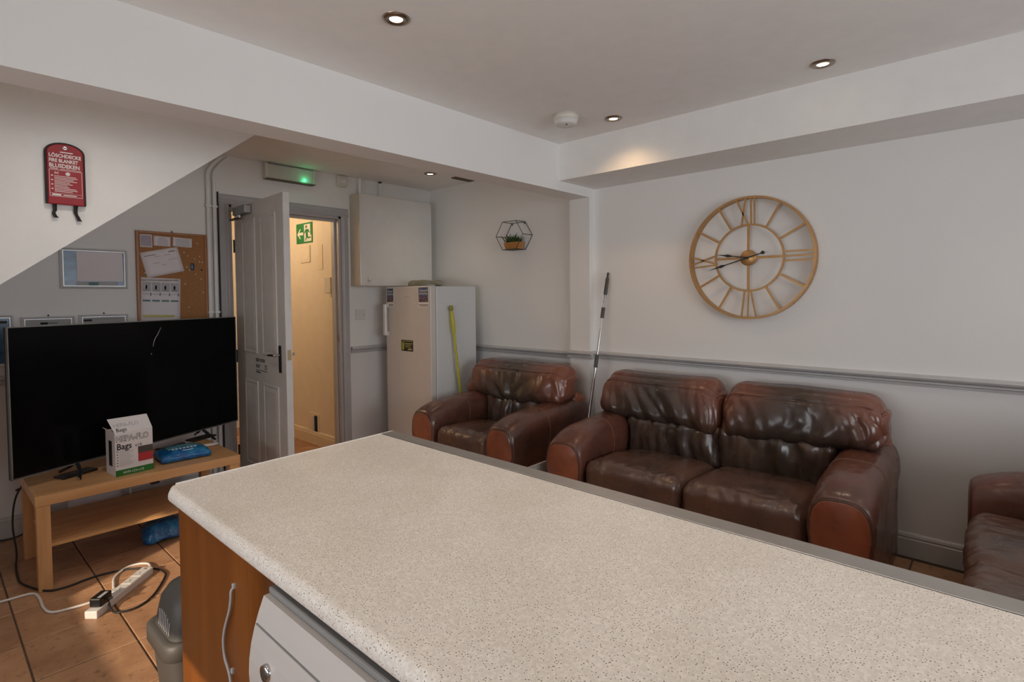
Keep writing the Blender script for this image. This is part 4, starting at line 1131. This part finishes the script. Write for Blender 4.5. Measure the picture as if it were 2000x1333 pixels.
MB().tube([(.0, -.02, .02), (.012, -.045, .018)], .006, 8).build('strain_relief', 'black_rubber', pg)

# ------------------------------------------------------------------ leather seating
def sofa(name, label, cat, loc, rotz, W_, n_, seed, D=.90, aw=.265):
    """local: +x is the front, y across, origin on the floor at the middle"""
    t = thing(name, label, cat, loc, rotz)
    hw = W_/2; iw = W_-2*aw; sw_ = iw/n_
    MB().box((-.40, -hw+aw*.7, .045), (.385, hw-aw*.7, .25), .02).build('seat_base', 'leather_red', t)
    # back frame
    puff((.075, hw-.035, .32), .05, 8).build('back_frame', 'leather_red', t).location = (-.375, 0, .375)
    # arms
    for s in (-1, 1):
        xs = [.452, .449, .446, .440, .425, .40, .35, .28, .18, .06, -.08, -.20, -.32, -.40, -.43, -.44]
        def ring_(x):
            u = (x+.44)/.892
            top = .655-.055*u**1.6-.045*max(0, (u-.80)/.20)**2
            e = {.452: .013, .449: .0065, .446: .0035, .440: .001, .425: 0, -.43: .01, -.44: .03}.get(x, 0)
            hwid = aw/2-e; sag = .010*noise.noise(Vector((x*4, seed+s*3, 0)))
            pts = []
            n0 = 40; zb = .045+e; capr = .095
            # outline: bottom, outer side, rounded top (slightly overhanging roll), inner side
            for k in range(n0):
                f_ = k/(n0-1)
                if f_ < .25:
                    q = f_/.25; pts.append((x, -hwid+.006, zb+(top-capr-.10-zb)*q))
                elif f_ > .75:
                    q = (f_-.75)/.25; pts.append((x, hwid-.006, zb+(top-capr-.10-zb)*(1-q)))
                else:
                    a = math.pi*(1-(f_-.25)/.5)
                    cy = hwid*math.copysign(abs(math.cos(a))**.62, math.cos(a))
                    cz = (top-capr-.10)+(capr+.10-e)*abs(math.sin(a))**.62
                    pts.append((x, cy*1.015, cz+sag))
            return pts
        rings = [ring_(x) for x in xs]
        b = MB(); m_ = len(rings[0]); vs = []
        for r_ in rings:
            for (x, y, z) in r_:
                w__ = .004*noise.noise(Vector((x*9, y*9+s*5, z*9+seed)))
                vs.append((x, y+s*(hw-aw/2)+w__, z+w__))
        fs = [(k*m_+c, k*m_+(c+1) % m_, (k+1)*m_+(c+1) % m_, (k+1)*m_+c) for k in range(len(rings)-1) for c in range(m_)]
        fs += [tuple(range(m_)), tuple(range((len(rings)-1)*m_, len(rings)*m_))]
        ar = b.add(vs, fs[:-2], True)
        ar = ar.add(vs[-m_:], [tuple(range(m_))]).build('arm', 'leather_pad', t)
        # flat front panel with a thin seam round it
        ci = vs[0:m_]
        fp2 = MB(); r1 = [(x+.002, y, z) for (x, y, z) in ci]
        cyy = sum(p[1] for p in ci)/m_; czz = sum(p[2] for p in ci)/m_
        r2 = [(x+.008, cyy+(y-cyy)*.93, czz+(z-czz)*.965) for (x, y, z) in ci]
        fp2.add(r1+r2, [(c, (c+1) % m_, m_+(c+1) % m_, m_+c) for c in range(m_)]+[tuple(range(m_, 2*m_))], True).build('arm_front', 'leather_red', t)
        r3 = [p for p in r1 if p[2] > .12]
        MB().tube(r3, .0032, 6).build('seam', 'leather_dark', ar)
        k9 = 9
        MB().tube([Vector(vs[k9*m_+c])+Vector((0, 0, .0012)) for c in range(m_)], .0022, 5).build('seam', 'stitching', ar)
    # seat cushions
    for k in range(n_):
        cy = -iw/2+sw_*(k+.5)
        def fn(p, q, cy=cy, k=k):
            crown = .028*(1-q.x*q.x*.6)*(1-q.y*q.y*.8)-.055*(1-q.x)/2*(1-q.x)/2
            z = p.z+(crown if p.z > 0 else 0)
            x = p.x+(.018*(1-q.y*q.y) if q.x > .5 else 0)
            wr_ = .0045*noise.noise(Vector((p.x*10, p.y*10, seed+k)))
            if q.x > .35 and q.z > 0:                     # small creases over the front edge
                wr_ += .020*(abs(noise.noise(Vector((p.x*10, p.y*26, seed+k*3))))-.2)*min(1, (q.x-.35)*2)
            return Vector((x+wr_*.6, p.y, z+wr_))
        c_ = puff((.335, sw_/2-.003, .115), .058, 44, fn).build('seat_cushion', 'leather_brown', t)
        c_.location = (.105, cy, .335)
        sm_ = []
        for j in range(21):
            yy = (-1+2*j/20)*(sw_/2-.03); qy = yy/(sw_/2)
            sm_.append((.105+.335+.018*(1-qy*qy)-.0145, cy+yy, .335+.070+.010*(1-qy*qy)))
        MB().tube(sm_, .0032, 5).build('seam', 'leather_dark', c_).parent = t
    def rid(vec):                                     # sharp-creased noise, 0 at the crease
        return abs(noise.noise(vec))
    # lower back cushions
    for k in range(n_):
        cy = -iw/2+sw_*(k+.5)
        def fn(p, q, k=k):
            b = .035*(1-q.y*q.y)*(1-q.z*q.z) if q.x > 0 else 0
            f_ = 0
            if q.x > -.2:
                yv = p.y+.05*noise.noise(Vector((p.z*5, seed+k, 2)))
                fan = p.z*(.5*q.y)
                f_ = .072*(rid(Vector(((yv+fan)*9.5, p.z*1.6, seed+k)))-.22)+.024*(rid(Vector((yv*20, p.z*5, seed)))-.2)
            return Vector((p.x+b+f_, p.y, p.z))
        puff((.085, sw_/2+.012, .150), .06, 54, fn).build('lumbar_cushion', 'leather_dark', t).location = (-.205, cy, .512)
    # upper back cushions, spreading over the arms
    bw_ = (W_-.05)/n_
    for k in range(n_):
        cy = -(W_-.05)/2+bw_*(k+.5)
        side = 0 if n_ == 1 else (-1 if k == 0 else 1)
        def fn(p, q, k=k, side=side):
            b = .030*(1-q.y**4)*(1-q.z*q.z)*(1 if q.x > 0 else .3)
            lean = -.085*(q.z+1)/2
            inner = (1-(q.y*side+1)/2) if n_ > 1 else 1-abs(q.y)
            sag_ = (-.055*inner+.022)*(1-(q.z+1)/2)
            f_ = 0
            if q.x > -.3:
                dirn = side if n_ > 1 else math.copysign(1, p.y)
                yv = p.y+.06*noise.noise(Vector((p.z*4, seed+k*2, 5)))
                low = 1-(q.z+1)/2
                f_ = .076*(rid(Vector(((yv-dirn*p.z*.75)*6.2, p.z*2.0, seed+k*4)))-.22)*(.25+.75*low)
                f_ += .028*(rid(Vector(((yv+.3*p.z)*15, p.z*3, seed+k)))-.2)*(.35+.65*abs(q.y))
                g_ = (q.z-.62)/.045
                if q.z < .62: f_ += .020*(rid(Vector((yv*30, 3, seed)))-.2)*max(0, 1-(.62-q.z)/.45)     # gathers under the seam
                if q.z > .62: f_ *= .35
                f_ -= .013*math.exp(-g_*g_)
            tw = .012*noise.noise(Vector((p.y*3.3, seed+k, 1)))*max(0, q.z)
            rnd_ = -.050*(max(0, abs(q.y)-.70)/.30)**2*max(0, q.z)
            return Vector((p.x+b+lean+f_, p.y+.012*noise.noise(p*6)*abs(q.y), p.z+sag_+tw+rnd_))
        c_ = puff((.118, bw_/2-.004, .154), .088, 72, fn).build('back_cushion', 'leather_mix', t)
        c_.location = (-.200, cy, .762)
    for sx in (-1, 1):
        for sy in (-1, 1):
            MB().tube([(sx*.36, sy*(hw-.10), 0), (sx*.36, sy*(hw-.10), .05)], .025, 12).build('foot', 'black_plastic', t)
    return t

# back cushion leather: dark where heads and shoulders rub, red-brown towards both ends
n = N('leather_mix'); v = n.coord('Object'); sp = n.n('ShaderNodeSeparateXYZ'); n.l(v, sp.inputs[0])
ab = n.n('ShaderNodeMath', operation='ABSOLUTE'); n.l(sp.outputs['Y'], ab.inputs[0])
f0 = n.noise(v, 3.5, 4)
sm = n.n('ShaderNodeMath', operation='MULTIPLY_ADD'); n.l(f0, sm.inputs[0]); sm.inputs[1].default_value = .30; n.l(ab.outputs[0], sm.inputs[2])
z2 = n.n('ShaderNodeMath', operation='MULTIPLY_ADD'); n.l(sp.outputs['Z'], z2.inputs[0]); z2.inputs[1].default_value = .75; n.l(sm.outputs[0], z2.inputs[2])
n.color(n.ramp(z2.outputs[0], [(.20, (.052, .036, .029, 1)), (.38, (.080, .044, .033, 1)), (.52, (.15, .055, .035, 1)), (.70, (.22, .075, .043, 1))]))
leather_finish(n, v, (9, 21, 6))

sofa('leather_sofa', 'brown leather two-seat sofa below the wall clock', 'sofa', (3.135, 1.295, 0), R(181.5), 1.75, 2, 1.7)
sofa('leather_armchair', 'brown leather armchair beside the fridge', 'armchair', (3.105, 2.975, 0), R(180), 1.10, 1, 8.3)
sofa('leather_sofa', 'brown leather sofa cut off by the right edge of the photo', 'sofa', (2.665, -.335, 0), R(91), 1.75, 2, 14.9)

# grey board slipped between armchair and sofa
tag(MB().box((2.55, 2.222, 0), (3.30, 2.236, .374), .001).build('loose_board', 'grey_board', None), 'pale grey board standing between the armchair and the sofa', 'board')

# telescopic mop pole leaning in the corner
mp = thing('mop_pole', 'silver telescopic mop pole leaning in the corner behind the sofa', 'mop', (3.225, 2.309, 0))
q0, q1 = Vector((0, 0, .0)), Vector((.397, -.003, 1.607)); dq = q1-q0
MB().tube([q0, q0+dq*.33], .011, 12).build('lower_tube', 'chrome', mp)
MB().tube([q0+dq*.33, q0+dq*.62], .0105, 12).build('middle_tube', 'chrome', mp)
MB().tube([q0+dq*.62, q0+dq*.92], .0085, 12).build('upper_tube', 'chrome', mp)
for (a, b, r_) in ((.300, .335, .014), (.565, .625, .0145), (.795, .845, .0145)):
    MB().tube([q0+dq*a, q0+dq*b], r_, 12).build('twist_collar', 'grey_plastic', mp)
MB().tube([q0+dq*.905, q0+dq*.915, q0+dq*.985, q0+dq*.988, q0+dq*1.012], [.011, .0145, .0135, .009, .009], 12).build('hand_grip', 'grey_plastic', mp)
MB().tube([q0, q0+dq*.03], .016, 12).build('socket', 'grey_plastic', mp)
